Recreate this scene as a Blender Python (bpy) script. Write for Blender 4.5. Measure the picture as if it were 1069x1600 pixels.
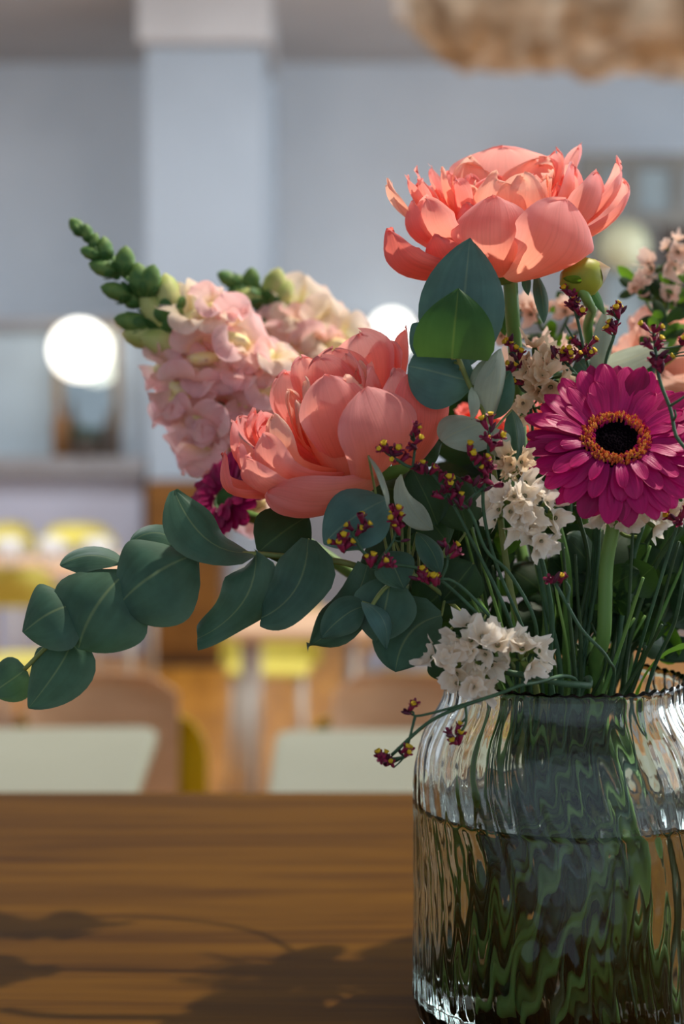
import bpy, math, random
import numpy as np
from mathutils import Vector as V, Matrix, noise
from mathutils.bvhtree import BVHTree
from mathutils.kdtree import KDTree
PI = math.pi
for o in list(bpy.data.objects):
    bpy.data.objects.remove(o)
SC = bpy.context.scene
COL = SC.collection

# ------------------------------------------------------------------ camera
F = 2373.0                                   # focal length in pixels of the 1069x1600 frame
PITCH = math.atan(110 / F)                   # camera looks down a little, horizon at y = 690
CAMP = V((0, 0, 0.90 + 0.778 * math.tan(math.atan(790 / F) + PITCH)))   # the vase foot, 0.778 m away on the 0.90 m counter, shows at y = 1590
cam = bpy.data.cameras.new('camera')
cam.sensor_fit = 'VERTICAL'; cam.lens = 35.0; cam.sensor_height = 35.0 * 1600 / F
cam.dof.use_dof = True; cam.dof.focus_distance = 0.735; cam.dof.aperture_fstop = 3.2
cam.clip_start = 0.02
camo = bpy.data.objects.new('camera', cam); COL.objects.link(camo)
camo.location = CAMP; camo.rotation_euler = (PI / 2 - PITCH, 0, 0)
SC.camera = camo

# ------------------------------------------------------------------ world, light, exposure
SC.view_settings.view_transform = 'Standard'
SC.view_settings.look = 'None'
SC.view_settings.gamma = 1.0
SC.view_settings.use_curve_mapping = False
SC.view_settings.exposure = 0.0
SC.cycles.max_bounces = 24; SC.cycles.transmission_bounces = 20; SC.cycles.transparent_max_bounces = 12; SC.cycles.diffuse_bounces = 5
wd = bpy.data.worlds.new('world'); SC.world = wd; wd.use_nodes = True
bg = wd.node_tree.nodes['Background']
bg.inputs[0].default_value = (0.72, 0.84, 1.0, 1); bg.inputs[1].default_value = 0.62


def light(name, kind, loc, target, energy, color, **kw):
    l = bpy.data.lights.new(name, kind); l.energy = energy; l.color = color
    for k, v in kw.items():
        setattr(l, k, v)
    o = bpy.data.objects.new(name, l); COL.objects.link(o); o.location = loc
    o.rotation_euler = (V(target) - V(loc)).to_track_quat('-Z', 'Y').to_euler()
    return o


# ceiling spotlight above the table, to the right of the vase
SPOT = V((0.98, 1.25, 3.25))
light('ceiling_spot_light', 'SPOT', SPOT, (0.02, 0.80, 1.05), 290, (1.0, 0.89, 0.76),
      spot_size=math.radians(34), spot_blend=0.6, shadow_soft_size=0.03)
# daylight through the right-hand wall's tall windows, the farthest added to brighten the back
for wy, en in ((0.6, 22), (2.6, 60), (5.6, 100), (8.0, 45)):
    light('window_daylight', 'AREA', (3.46, wy, 1.9), (0.0, wy + 0.2, 1.4), en, (0.84, 0.92, 1.0),
          shape='RECTANGLE', size=1.2, size_y=1.9)

# unseen fill lights added under the ceiling to brighten the room behind
for lx, ly in ((-2.4, 6.2), (0.2, 6.4), (-1.2, 3.4)):
    light('added_fill_light', 'AREA', (lx, ly, 3.62), (lx, ly + 0.6, 0), 60, (0.95, 0.97, 1.0), shape='RECTANGLE', size=1.2, size_y=0.4)


def ray(px, py):
    cx = (px - 534.5) / F; cy = (800 - py) / F
    c, s = math.cos(PITCH), math.sin(PITCH)
    return V((cx, c + cy * s, -s + cy * c))


def P(px, py, d):
    r = ray(px, py)
    return CAMP + r * (d / r.y)


# ------------------------------------------------------------------ materials
def nodes(name):
    m = bpy.data.materials.new(name); m.use_nodes = True
    nt = m.node_tree; nt.nodes.clear()
    out = nt.nodes.new('ShaderNodeOutputMaterial')
    return m, nt, out


def N(nt, typ, **kw):
    n = nt.nodes.new(typ)
    for k, v in kw.items():
        if k.startswith('i_'):
            n.inputs[k[2:].replace('_', ' ')].default_value = v
        else:
            setattr(n, k, v)
    return n


def c4(c):
    return (c[0], c[1], c[2], 1)


def srgb(r, g, b):
    f = lambda x: (x / 255 / 12.92) if x / 255 < 0.04045 else ((x / 255 + 0.055) / 1.055) ** 2.4
    return (f(r), f(g), f(b))


def mat_plain(name, ca, cb=None, rough=0.6, scale=8.0, stretch=(1, 1, 1), bump=0.0, spec=0.4, metal=0.0, emit=0.0, detail=4.0):
    m, nt, out = nodes(name)
    p = N(nt, 'ShaderNodeBsdfPrincipled'); p.inputs['Roughness'].default_value = rough
    p.inputs['Specular IOR Level'].default_value = spec; p.inputs['Metallic'].default_value = metal
    cb = cb or tuple(x * 0.8 for x in ca)
    tc = N(nt, 'ShaderNodeTexCoord'); mp = N(nt, 'ShaderNodeMapping'); mp.inputs['Scale'].default_value = stretch
    nz = N(nt, 'ShaderNodeTexNoise'); nz.inputs['Scale'].default_value = scale; nz.inputs['Detail'].default_value = detail
    nt.links.new(tc.outputs['Object'], mp.inputs[0]); nt.links.new(mp.outputs[0], nz.inputs['Vector'])
    rp = N(nt, 'ShaderNodeValToRGB'); rp.color_ramp.elements[0].position = 0.3; rp.color_ramp.elements[1].position = 0.7
    rp.color_ramp.elements[0].color = c4(cb); rp.color_ramp.elements[1].color = c4(ca)
    nt.links.new(nz.outputs[0], rp.inputs[0]); nt.links.new(rp.outputs[0], p.inputs['Base Color'])
    if bump:
        b = N(nt, 'ShaderNodeBump'); b.inputs['Strength'].default_value = bump; b.inputs['Distance'].default_value = 0.002
        nt.links.new(nz.outputs[0], b.inputs['Height']); nt.links.new(b.outputs[0], p.inputs['Normal'])
    if emit:
        p.inputs['Emission Color'].default_value = c4(ca); p.inputs['Emission Strength'].default_value = emit
    nt.links.new(p.outputs[0], out.inputs[0])
    return m


def mat_leafy(name, stops, edge=None, trans=0.4, tcol=None, rough=0.5, vein=0.25, vscale=26.0, midrib=None, blotch=0.12, spec=0.3, bump=0.25):
    """Thin living tissue: colour runs along the blade (uv.v), fine veins along it, light passes through."""
    m, nt, out = nodes(name)
    uv = N(nt, 'ShaderNodeUVMap'); sp = N(nt, 'ShaderNodeSeparateXYZ'); nt.links.new(uv.outputs[0], sp.inputs[0])
    rp = N(nt, 'ShaderNodeValToRGB'); els = rp.color_ramp.elements
    while len(els) < len(stops):
        els.new(0.5)
    for e, (pos, c) in zip(els, stops):
        e.position = pos; e.color = c4(c)
    nt.links.new(sp.outputs[1], rp.inputs[0])
    # veins: noise stretched along the blade
    mp = N(nt, 'ShaderNodeMapping'); mp.inputs['Scale'].default_value = (vscale, 1.6, 1)
    oi = N(nt, 'ShaderNodeObjectInfo')
    nt.links.new(uv.outputs[0], mp.inputs[0])
    nz = N(nt, 'ShaderNodeTexNoise'); nz.noise_dimensions = '4D'; nz.inputs['Scale'].default_value = 1.0; nz.inputs['Detail'].default_value = 3.0
    ml = N(nt, 'ShaderNodeMath', operation='MULTIPLY'); ml.inputs[1].default_value = 37.0
    nt.links.new(oi.outputs['Random'], ml.inputs[0]); nt.links.new(ml.outputs[0], nz.inputs['W'])
    nt.links.new(mp.outputs[0], nz.inputs['Vector'])
    hs = N(nt, 'ShaderNodeHueSaturation')
    vr = N(nt, 'ShaderNodeMapRange'); vr.inputs[1].default_value = 0.3; vr.inputs[2].default_value = 0.7
    vr.inputs[3].default_value = 1 - vein; vr.inputs[4].default_value = 1 + vein
    nt.links.new(nz.outputs[0], vr.inputs[0]); nt.links.new(vr.outputs[0], hs.inputs['Value'])
    col = rp.outputs[0]
    if edge:
        ab = N(nt, 'ShaderNodeMath', operation='SUBTRACT'); ab.inputs[1].default_value = 0.5; nt.links.new(sp.outputs[0], ab.inputs[0])
        a2 = N(nt, 'ShaderNodeMath', operation='ABSOLUTE'); nt.links.new(ab.outputs[0], a2.inputs[0])
        mr = N(nt, 'ShaderNodeMapRange'); mr.inputs[1].default_value = 0.30; mr.inputs[2].default_value = 0.5
        nt.links.new(a2.outputs[0], mr.inputs[0])
        mx = N(nt, 'ShaderNodeMixRGB'); mx.inputs[2].default_value = c4(edge)
        nt.links.new(mr.outputs[0], mx.inputs[0]); nt.links.new(col, mx.inputs[1]); col = mx.outputs[0]
    if midrib:
        ab = N(nt, 'ShaderNodeMath', operation='SUBTRACT'); ab.inputs[1].default_value = 0.5; nt.links.new(sp.outputs[0], ab.inputs[0])
        a2 = N(nt, 'ShaderNodeMath', operation='ABSOLUTE'); nt.links.new(ab.outputs[0], a2.inputs[0])
        mr = N(nt, 'ShaderNodeMapRange'); mr.inputs[1].default_value = 0.006; mr.inputs[2].default_value = 0.022
        mr.inputs[3].default_value = 0.4; mr.inputs[4].default_value = 0.0
        nt.links.new(a2.outputs[0], mr.inputs[0])
        mx = N(nt, 'ShaderNodeMixRGB'); mx.inputs[2].default_value = c4(midrib)
        nt.links.new(mr.outputs[0], mx.inputs[0]); nt.links.new(col, mx.inputs[1]); col = mx.outputs[0]
    # per-object and blotchy variation
    tc = N(nt, 'ShaderNodeTexCoord')
    n2 = N(nt, 'ShaderNodeTexNoise'); n2.inputs['Scale'].default_value = 90.0; n2.inputs['Detail'].default_value = 3.0
    nt.links.new(tc.outputs['Object'], n2.inputs['Vector'])
    v2 = N(nt, 'ShaderNodeMapRange'); v2.inputs[1].default_value = 0.3; v2.inputs[2].default_value = 0.7
    v2.inputs[3].default_value = 1 - blotch; v2.inputs[4].default_value = 1 + blotch
    nt.links.new(n2.outputs[0], v2.inputs[0])
    vm_ = N(nt, 'ShaderNodeMath', operation='MULTIPLY'); nt.links.new(vr.outputs[0], vm_.inputs[0]); nt.links.new(v2.outputs[0], vm_.inputs[1])
    nt.links.new(vm_.outputs[0], hs.inputs['Value'])
    nt.links.new(col, hs.inputs['Color'])
    p = N(nt, 'ShaderNodeBsdfPrincipled'); p.inputs['Roughness'].default_value = rough; p.inputs['Specular IOR Level'].default_value = spec
    nt.links.new(hs.outputs[0], p.inputs['Base Color'])
    b = N(nt, 'ShaderNodeBump'); b.inputs['Strength'].default_value = bump; b.inputs['Distance'].default_value = 0.0006
    nt.links.new(nz.outputs[0], b.inputs['Height']); nt.links.new(b.outputs[0], p.inputs['Normal'])
    t = N(nt, 'ShaderNodeBsdfTranslucent')
    if tcol:
        mt = N(nt, 'ShaderNodeMixRGB'); mt.blend_type = 'MIX'; mt.inputs[0].default_value = 0.6; mt.inputs[2].default_value = c4(tcol)
        nt.links.new(hs.outputs[0], mt.inputs[1]); nt.links.new(mt.outputs[0], t.inputs[0])
    else:
        nt.links.new(hs.outputs[0], t.inputs[0])
    ms = N(nt, 'ShaderNodeMixShader'); ms.inputs[0].default_value = trans
    nt.links.new(p.outputs[0], ms.inputs[1]); nt.links.new(t.outputs[0], ms.inputs[2])
    nt.links.new(ms.outputs[0], out.inputs[0])
    return m


def mat_glass(name, color, ior, rough=0.0, bump=False, scale=(1, 1, 1)):
    m, nt, out = nodes(name)
    g = N(nt, 'ShaderNodeBsdfGlass'); g.inputs['Color'].default_value = c4(color); g.inputs['IOR'].default_value = ior
    g.inputs['Roughness'].default_value = rough
    nt.links.new(g.outputs[0], out.inputs[0])
    return m


M = {}
CORAL = srgb(250, 128, 112); CORALD = srgb(240, 92, 78); PINK = srgb(250, 150, 150); PEACH = srgb(255, 176, 140)
M['peony'] = mat_leafy('peony_petal', [(0.0, srgb(255, 186, 144)), (0.35, srgb(255, 170, 146)), (0.75, srgb(254, 172, 166)), (1.0, srgb(255, 188, 190))],
                       edge=srgb(255, 186, 188), trans=0.56, tcol=srgb(255, 176, 150), vein=0.11, vscale=44, rough=0.55, blotch=0.04, spec=0.2, bump=0.35)
M['peony_deep'] = mat_leafy('peony_petal_deep', [(0.0, srgb(254, 150, 116)), (0.5, srgb(250, 136, 122)), (1.0, srgb(250, 150, 148))],
                            edge=srgb(250, 150, 148), trans=0.45, tcol=srgb(254, 136, 108), vein=0.11, vscale=44, rough=0.55, blotch=0.04, spec=0.2, bump=0.35)
M['peony_pale'] = mat_leafy('peony_petal_pale', [(0.0, srgb(255, 180, 140)), (0.6, srgb(255, 194, 168)), (1.0, srgb(255, 222, 206))],
                            trans=0.5, tcol=srgb(255, 184, 150), vein=0.06, vscale=36, rough=0.55, blotch=0.04, spec=0.2, bump=0.3)
M['peony_faded'] = mat_leafy('peony_petal_faded', [(0.0, srgb(240, 196, 170)), (1.0, srgb(240, 200, 184))], trans=0.4, vein=0.05, vscale=36, rough=0.6, blotch=0.05, spec=0.2)
M['snap'] = mat_leafy('snapdragon_petal', [(0.0, srgb(250, 236, 206)), (0.4, srgb(254, 222, 216)), (1.0, srgb(254, 214, 218))],
                      trans=0.5, vein=0.05, rough=0.6, blotch=0.08, spec=0.15)
M['snap_pale'] = mat_leafy('snapdragon_petal_pale', [(0.0, srgb(236, 232, 176)), (0.4, srgb(250, 236, 212)), (1.0, srgb(252, 232, 224))],
                           trans=0.5, vein=0.05, rough=0.6, blotch=0.08, spec=0.15)
M['palate'] = mat_plain('snapdragon_palate', srgb(240, 226, 140), srgb(236, 220, 180), rough=0.7, scale=260)
M['bud'] = mat_plain('snapdragon_bud', srgb(120, 150, 74), srgb(70, 116, 58), rough=0.6, scale=160)
M['bud_pale'] = mat_plain('snapdragon_bud_pale', srgb(206, 204, 138), srgb(166, 182, 100), rough=0.6, scale=140)
M['sepal'] = mat_plain('sepal', srgb(74, 118, 56), srgb(46, 90, 40), rough=0.6, scale=160)
M['gerbera'] = mat_leafy('gerbera_ray', [(0.0, srgb(184, 30, 124)), (0.5, srgb(196, 26, 116)), (1.0, srgb(206, 30, 116))],
                         trans=0.28, tcol=srgb(205, 20, 104), vein=0.16, vscale=9, rough=0.42, blotch=0.06, spec=0.35, bump=0.6)
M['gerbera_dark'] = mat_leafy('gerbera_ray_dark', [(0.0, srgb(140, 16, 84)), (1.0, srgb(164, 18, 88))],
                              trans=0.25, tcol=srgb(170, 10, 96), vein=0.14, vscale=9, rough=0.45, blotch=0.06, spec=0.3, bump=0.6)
M['disc_black'] = mat_plain('gerbera_eye', srgb(16, 6, 16), srgb(6, 2, 8), rough=1.0, scale=900, spec=0.05)
M['disc_orange'] = mat_plain('gerbera_floret_orange', srgb(226, 122, 48), srgb(190, 70, 60), rough=0.6, scale=500)
M['disc_yellow'] = mat_plain('gerbera_floret_tip', srgb(240, 178, 84), srgb(224, 140, 60), rough=0.6, scale=500)
M['eucalyptus'] = mat_leafy('eucalyptus_leaf', [(0.0, srgb(80, 112, 90)), (0.5, srgb(62, 98, 84)), (1.0, srgb(68, 104, 88))],
                            edge=srgb(82, 112, 94), trans=0.16, tcol=srgb(96, 140, 40), vein=0.08, vscale=14, midrib=srgb(150, 168, 116), rough=0.5, blotch=0.16, spec=0.3)
M['eucalyptus_blue'] = mat_leafy('eucalyptus_leaf_blue', [(0.0, srgb(100, 136, 122)), (0.5, srgb(76, 114, 108)), (1.0, srgb(82, 120, 110))],
                                 trans=0.12, tcol=srgb(90, 140, 60), vein=0.09, vscale=14, midrib=srgb(140, 164, 130), rough=0.48, blotch=0.14, spec=0.35)
M['eucalyptus_grey'] = mat_leafy('eucalyptus_leaf_grey', [(0.0, srgb(172, 184, 160)), (0.5, srgb(160, 174, 156)), (1.0, srgb(164, 176, 156))],
                                 trans=0.14, tcol=srgb(150, 160, 110), vein=0.07, vscale=14, midrib=srgb(190, 192, 150), rough=0.6, blotch=0.1, spec=0.2)
M['eucalyptus_green'] = mat_leafy('eucalyptus_leaf_green', [(0.0, srgb(90, 120, 56)), (0.5, srgb(66, 108, 60)), (1.0, srgb(66, 106, 70))],
                                  trans=0.38, tcol=srgb(80, 136, 28), vein=0.07, vscale=14, midrib=srgb(150, 170, 80), rough=0.5, blotch=0.1, spec=0.25)
M['leaf_dark'] = mat_leafy('dark_leaf', [(0.0, srgb(44, 72, 42)), (1.0, srgb(38, 64, 42))], trans=0.15, tcol=srgb(80, 120, 30), vein=0.1, vscale=14,
                           midrib=srgb(96, 120, 70), rough=0.5, blotch=0.2, spec=0.3)  # dark green, deepened to stand for shade among the flowers
M['leaf_bright'] = mat_leafy('bright_leaf', [(0.0, srgb(96, 140, 50)), (1.0, srgb(90, 140, 48))], trans=0.35, tcol=srgb(130, 180, 30), vein=0.1, vscale=14,
                             rough=0.45, blotch=0.12, spec=0.35)
M['stem'] = mat_plain('flower_stem', srgb(128, 166, 84), srgb(92, 138, 68), rough=0.5, scale=60, stretch=(1, 1, 0.15))
M['stem_dark'] = mat_plain('dark_stem', srgb(58, 86, 48), srgb(40, 66, 38), rough=0.55, scale=80)  # dark stem tone, also standing in for shade under the flower heads
M['stem_euc'] = mat_plain('eucalyptus_stem', srgb(148, 158, 90), srgb(110, 128, 70), rough=0.55, scale=80)
M['stem_lim'] = mat_plain('sprig_stem', srgb(72, 110, 76), srgb(52, 84, 60), rough=0.55, scale=120)
M['statice'] = mat_leafy('statice_paper', [(0.0, srgb(236, 206, 168)), (0.25, srgb(255, 242, 222)), (1.0, srgb(255, 250, 240))],
                         trans=0.45, vein=0.05, vscale=24, rough=0.7, blotch=0.08, spec=0.1, bump=0.5)
M['statice_cream'] = mat_leafy('statice_paper_cream', [(0.0, srgb(216, 178, 136)), (0.4, srgb(240, 214, 176)), (1.0, srgb(246, 226, 196))],
                               trans=0.35, vein=0.05, vscale=24, rough=0.7, blotch=0.08, spec=0.1, bump=0.5)
M['statice_pink'] = mat_leafy('statice_paper_pink', [(0.0, srgb(226, 180, 150)), (0.4, srgb(248, 216, 196)), (1.0, srgb(250, 226, 212))],
                              trans=0.35, vein=0.05, vscale=24, rough=0.7, blotch=0.08, spec=0.1, bump=0.5)
M['statice_green'] = mat_plain('statice_calyx', srgb(122, 142, 66), srgb(78, 104, 46), rough=0.7, scale=300)
M['statice_dark'] = mat_plain('statice_calyx_dark', srgb(74, 104, 50), srgb(46, 76, 36), rough=0.7, scale=300)
M['lim'] = mat_plain('limonium_calyx', srgb(176, 44, 92), srgb(104, 20, 50), rough=0.5, scale=300)
M['lim_dark'] = mat_plain('limonium_bud', srgb(110, 44, 74), srgb(62, 20, 40), rough=0.5, scale=300)
M['lim_yellow'] = mat_plain('limonium_corolla', srgb(240, 212, 50), srgb(226, 184, 36), rough=0.6, scale=400)
M['pbud'] = mat_plain('peony_bud', srgb(170, 178, 52), srgb(146, 150, 50), rough=0.5, scale=50)
M['glass'] = mat_glass('vase_glass', (0.965, 0.985, 0.975), 1.45)
M['water'] = mat_glass('vase_water', (0.955, 0.985, 0.965), 1.33)


# ------------------------------------------------------------------ mesh helpers
def cat(points, n=8):
    p = [V(q) for q in points]; p = [p[0] * 2 - p[1]] + p + [p[-1] * 2 - p[-2]]
    out = []
    for i in range(1, len(p) - 2):
        a, b, c, d = p[i - 1], p[i], p[i + 1], p[i + 2]
        for k in range(n):
            t = k / n
            out.append(0.5 * ((2 * b) + (c - a) * t + (2 * a - 5 * b + 4 * c - d) * t * t + (3 * b - a - 3 * c + d) * t ** 3))
    out.append(p[-2])
    return out


def tube(points, r0, r1=None, seg=8, n=6, radii=None):
    r1 = r0 if r1 is None else r1
    c = cat(points, n) if len(points) > 2 else [V(q) for q in points]
    vs, fs, uv = [], [], []
    up = V((0.3, 0.9, 0.2)).normalized()
    m = len(c)
    for i, q in enumerate(c):
        t = (c[min(i + 1, m - 1)] - c[max(i - 1, 0)]).normalized()
        s = t.cross(up)
        if s.length < 1e-4:
            s = t.cross(V((1, 0, 0)))
        s.normalize(); w = s.cross(t); up = w if w.dot(up) > 0 else -w
        s = t.cross(up).normalized()
        f = i / (m - 1); r = r0 + (r1 - r0) * f
        if radii:
            k = f * (len(radii) - 1); a = min(int(k), len(radii) - 2); r = radii[a] + (radii[a + 1] - radii[a]) * (k - a)
        for j in range(seg):
            a = 2 * PI * j / seg
            vs.append(q + s * math.cos(a) * r + up * math.sin(a) * r); uv.append((j / seg, f))
    for i in range(m - 1):
        for j in range(seg):
            k = (j + 1) % seg
            fs.append((i * seg + j, i * seg + k, (i + 1) * seg + k, (i + 1) * seg + j))
    fs.append(tuple(range(seg - 1, -1, -1))); fs.append(tuple(range((m - 1) * seg, m * seg)))
    return vs, fs, uv


def sheet(base, tip, out, width, ctrl=None, bulge=0.0, cup=0.6, vm=0.62, b0=0.25, tp=0.5, bp=1.0, nu=10, nv=12, ruf=0.0, rfreq=2.0,
          jag=0.0, twist=0.0, fold=0.0, roll=0.0, seed=0.0, wave=0.0):
    """A petal or leaf blade: centre line base-ctrl-tip, belly towards `out`, edges cupped away from it."""
    base, tip, out = V(base), V(tip), V(out).normalized()
    L = (tip - base).length
    if ctrl is None:
        ctrl = (base + tip) * 0.5 + out * bulge * 2
    ctrl = V(ctrl)
    vs, fs, uv = [], [], []
    for i in range(nv + 1):
        t = i / nv; v = 1 - (1 - t) ** 1.7
        q = base * (1 - v) ** 2 + ctrl * 2 * v * (1 - v) + tip * v * v
        tan = ((ctrl - base) * (1 - v) + (tip - ctrl) * v).normalized()
        s = tan.cross(out)
        if s.length < 1e-5:
            s = tan.cross(V((0.31, 0.2, 0.9)))
        s.normalize(); nn = s.cross(tan).normalized()
        if nn.dot(out) < 0:
            nn = -nn
        if twist:
            rot = Matrix.Rotation(twist * (v - 0.35), 3, tan); s = rot @ s; nn = rot @ nn
        if v <= vm:
            w = b0 + (1 - b0) * math.sin(PI / 2 * v / vm) ** bp
        else:
            w = max(0.0, 1 - ((v - vm) / (1 - vm)) ** 2) ** tp
        w = max(w, 0.015); h = width * w / 2
        for j in range(nu + 1):
            u = -1 + 2 * j / nu
            cv = cup * (1 - 0.5 * v ** 3); cv = cv if abs(cv) > 1e-3 else 1e-3
            a = u * cv; R = h / cv
            lat = R * math.sin(a); dep = -R * (1 - math.cos(a)) - fold * abs(u) * h
            if ruf:
                dep += ruf * v * (0.35 + 0.65 * abs(u)) * noise.noise(V((u * rfreq + seed * 3.1, v * rfreq * 1.3 + seed * 1.7, seed)))
                lat += ruf * 0.4 * v * noise.noise(V((u * rfreq + seed, v * rfreq, seed + 7.7)))
            if wave:
                dep += wave * u * math.sin(v * PI * 1.6 + seed)
            dep += roll * L * max(0.0, v - 0.6) ** 2 * 6
            p = q + s * lat + nn * dep
            if jag:
                p = p - tan * (jag * L * v ** 5 * (0.5 + noise.noise(V((u * 3.3 + seed * 2.3, seed, 0.5)))))
            vs.append(p); uv.append((j / nu, v))
    n1 = nu + 1
    for i in range(nv):
        for j in range(nu):
            fs.append((i * n1 + j, i * n1 + j + 1, (i + 1) * n1 + j + 1, (i + 1) * n1 + j))
    return vs, fs, uv


def join(*parts):
    vs, fs, uv = [], [], []
    for v, f, u in parts:
        k = len(vs); vs += list(v); uv += list(u) if u else [(0, 0)] * len(v)
        fs += [tuple(i + k for i in q) for q in f]
    return vs, fs, uv


def lathe(prof, seg=20, axis=None, at=None, lobes=0, amp=0.0):
    """prof: list of (r, z); axis/at place it."""
    vs, fs, uv = [], [], []
    for i, (r, z) in enumerate(prof):
        for j in range(seg):
            a = 2 * PI * j / seg; rr = r * (1 + amp * math.cos(lobes * a))
            vs.append(V((rr * math.cos(a), rr * math.sin(a), z))); uv.append((j / seg, i / max(1, len(prof) - 1)))
    for i in range(len(prof) - 1):
        for j in range(seg):
            k = (j + 1) % seg
            fs.append((i * seg + j, i * seg + k, (i + 1) * seg + k, (i + 1) * seg + j))
    if axis is not None:
        R = V((0, 0, 1)).rotation_difference(V(axis)).to_matrix()
        vs = [R @ v for v in vs]
    if at is not None:
        vs = [v + V(at) for v in vs]
    return vs, fs, uv


def box(x0, x1, y0, y1, z0, z1):
    vs = [V((x, y, z)) for z in (z0, z1) for y in (y0, y1) for x in (x0, x1)]
    fs = [(0, 2, 3, 1), (4, 5, 7, 6), (0, 1, 5, 4), (2, 6, 7, 3), (0, 4, 6, 2), (1, 3, 7, 5)]
    return vs, fs, [(0, 0)] * 8


def slab(w, d, t, r, cz=0.0, n=6):
    """rounded-corner slab with softened rim, centred, top at cz"""
    ring = []
    for sx, sy, a0 in ((1, 1, 0), (-1, 1, PI / 2), (-1, -1, PI), (1, -1, 1.5 * PI)):
        for k in range(n + 1):
            a = a0 + PI / 2 * k / n
            ring.append((sx * (w / 2 - r), sy * (d / 2 - r), math.cos(a), math.sin(a)))
    lv = [(-t, r - t * 0.25), (-t * 0.8, r), (-t * 0.2, r), (0, r - t * 0.25)]
    vs, fs = [], []; m = len(ring)
    for z, rr in lv:
        vs += [V((a + rr * c, b + rr * s, cz + z)) for a, b, c, s in ring]
    for i in range(3):
        for j in range(m):
            k = (j + 1) % m
            fs.append((i * m + j, i * m + k, (i + 1) * m + k, (i + 1) * m + j))
    fs.append(tuple(range(m - 1, -1, -1))); fs.append(tuple(range(3 * m, 4 * m)))
    return vs, fs, [(0, 0)] * len(vs)


ORG = {}
OB = []            # solid parts already standing in the bouquet: (thing, tree, low corner, high corner, vertices, faces)
REG = [False]      # register new parts as solid
ST = []            # stems, settled together before they are built
STEM = {}          # thing -> its stem
SOON = []          # upper ends of stems that are still to be settled
LATER = []         # small parts that look for free room once the stems have settled


def top(o):
    while o.parent:
        o = o.parent
    return o


def solid(root, vs, fs):
    a = np.array([tuple(v) for v in vs])
    OB.append((root, BVHTree.FromPolygons([V(v) for v in vs], [tuple(f) for f in fs]), a.min(0), a.max(0), a, fs))


def hits(root, data, skip=()):
    """does this world-space shape pass through a part of another thing?"""
    a = np.array([tuple(v) for v in data[0]]); lo, hi = a.min(0), a.max(0); tree = None
    (l0, l1, l2), (h0, h1, h2) = lo, hi
    for r, t, l, h, _, _ in OB + SOON:
        if r is root or h[0] < l0 or l[0] > h0 or h[1] < l1 or l[1] > h1 or h[2] < l2 or l[2] > h2 or r in skip:
            continue
        if tree is None:
            tree = BVHTree.FromPolygons([V(v) for v in data[0]], [tuple(f) for f in data[1]])
        if tree.overlap(t):
            return True
    return False



def mesh(name, data, mat, org=V((0, 0, 0)), smooth=True):
    vs, fs, uv = data
    me = bpy.data.meshes.new(name)
    me.from_pydata([tuple(V(v) - org) for v in vs], [], [tuple(f) for f in fs])
    if uv:
        ul = me.uv_layers.new(name='UVMap')
        flat = []
        for lp in me.loops:
            flat += list(uv[lp.vertex_index])
        ul.data.foreach_set('uv', flat)
    me.polygons.foreach_set('use_smooth', [smooth] * len(me.polygons))
    me.materials.append(mat if not isinstance(mat, str) else M[mat])
    me.update()
    return me


def mk(name, data, mat, root=None, smooth=True):
    """mesh object from world-space data; a part if root is given"""
    org = ORG[root] if root else V((0, 0, 0))
    if root is None:                                   # origin at the lowest centre
        vs = data[0]; n = len(vs)
        c = V((sum(v[0] for v in vs) / n, sum(v[1] for v in vs) / n, min(v[2] for v in vs))); org = c
    o = bpy.data.objects.new(name, mesh(name, data, mat, org, smooth)); COL.objects.link(o)
    if root is None:
        o.location = org
    else:
        o.parent = root
    ORG[o] = org
    if REG[0]:
        solid(top(o), data[0], data[1])
    return o


def inst(name, me, root, pos, rot=None, sc=1.0):
    o = bpy.data.objects.new(name, me); COL.objects.link(o); o.parent = root
    R = rot.to_4x4() if rot is not None else Matrix.Identity(4)
    o.matrix_local = Matrix.Translation(V(pos) - ORG[root]) @ R @ Matrix.Scale(sc, 4)
    if REG[0]:
        solid(top(root), *placed(me, pos, rot, sc))
    return o


def placed(me, pos, rot, sc):
    R = (rot if rot is not None else Matrix.Identity(3)) * sc
    return [R @ v.co + V(pos) for v in me.vertices], [tuple(p.vertices) for p in me.polygons]


def sub(name, me, part):
    o = bpy.data.objects.new(name, me); COL.objects.link(o); o.parent = part
    if REG[0]:
        M4 = Matrix.Translation(ORG[part.parent]) @ part.matrix_local
        solid(top(part), [M4 @ v.co for v in me.vertices], [tuple(p.vertices) for p in me.polygons])
    return o


def thing(name, label, cat_, loc, group=None):
    o = bpy.data.objects.new(name, None); COL.objects.link(o); o.location = loc
    o.empty_display_size = 0.02
    ORG[o] = V(loc)
    return tag(o, label, cat_, group)


def tag(o, label, cat_, group=None):
    o['label'] = label; o['category'] = cat_
    if group:
        o['group'] = group
    return o


def struct(name, data, mat, smooth=False):
    o = mk(name, data, mat, None, smooth); o['kind'] = 'structure'
    return o


def orient(n, roll=0.0):
    """rotation taking +Z to n, spun by roll"""
    return V((0, 0, 1)).rotation_difference(V(n).normalized()).to_matrix() @ Matrix.Rotation(roll, 3, 'Z')


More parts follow.
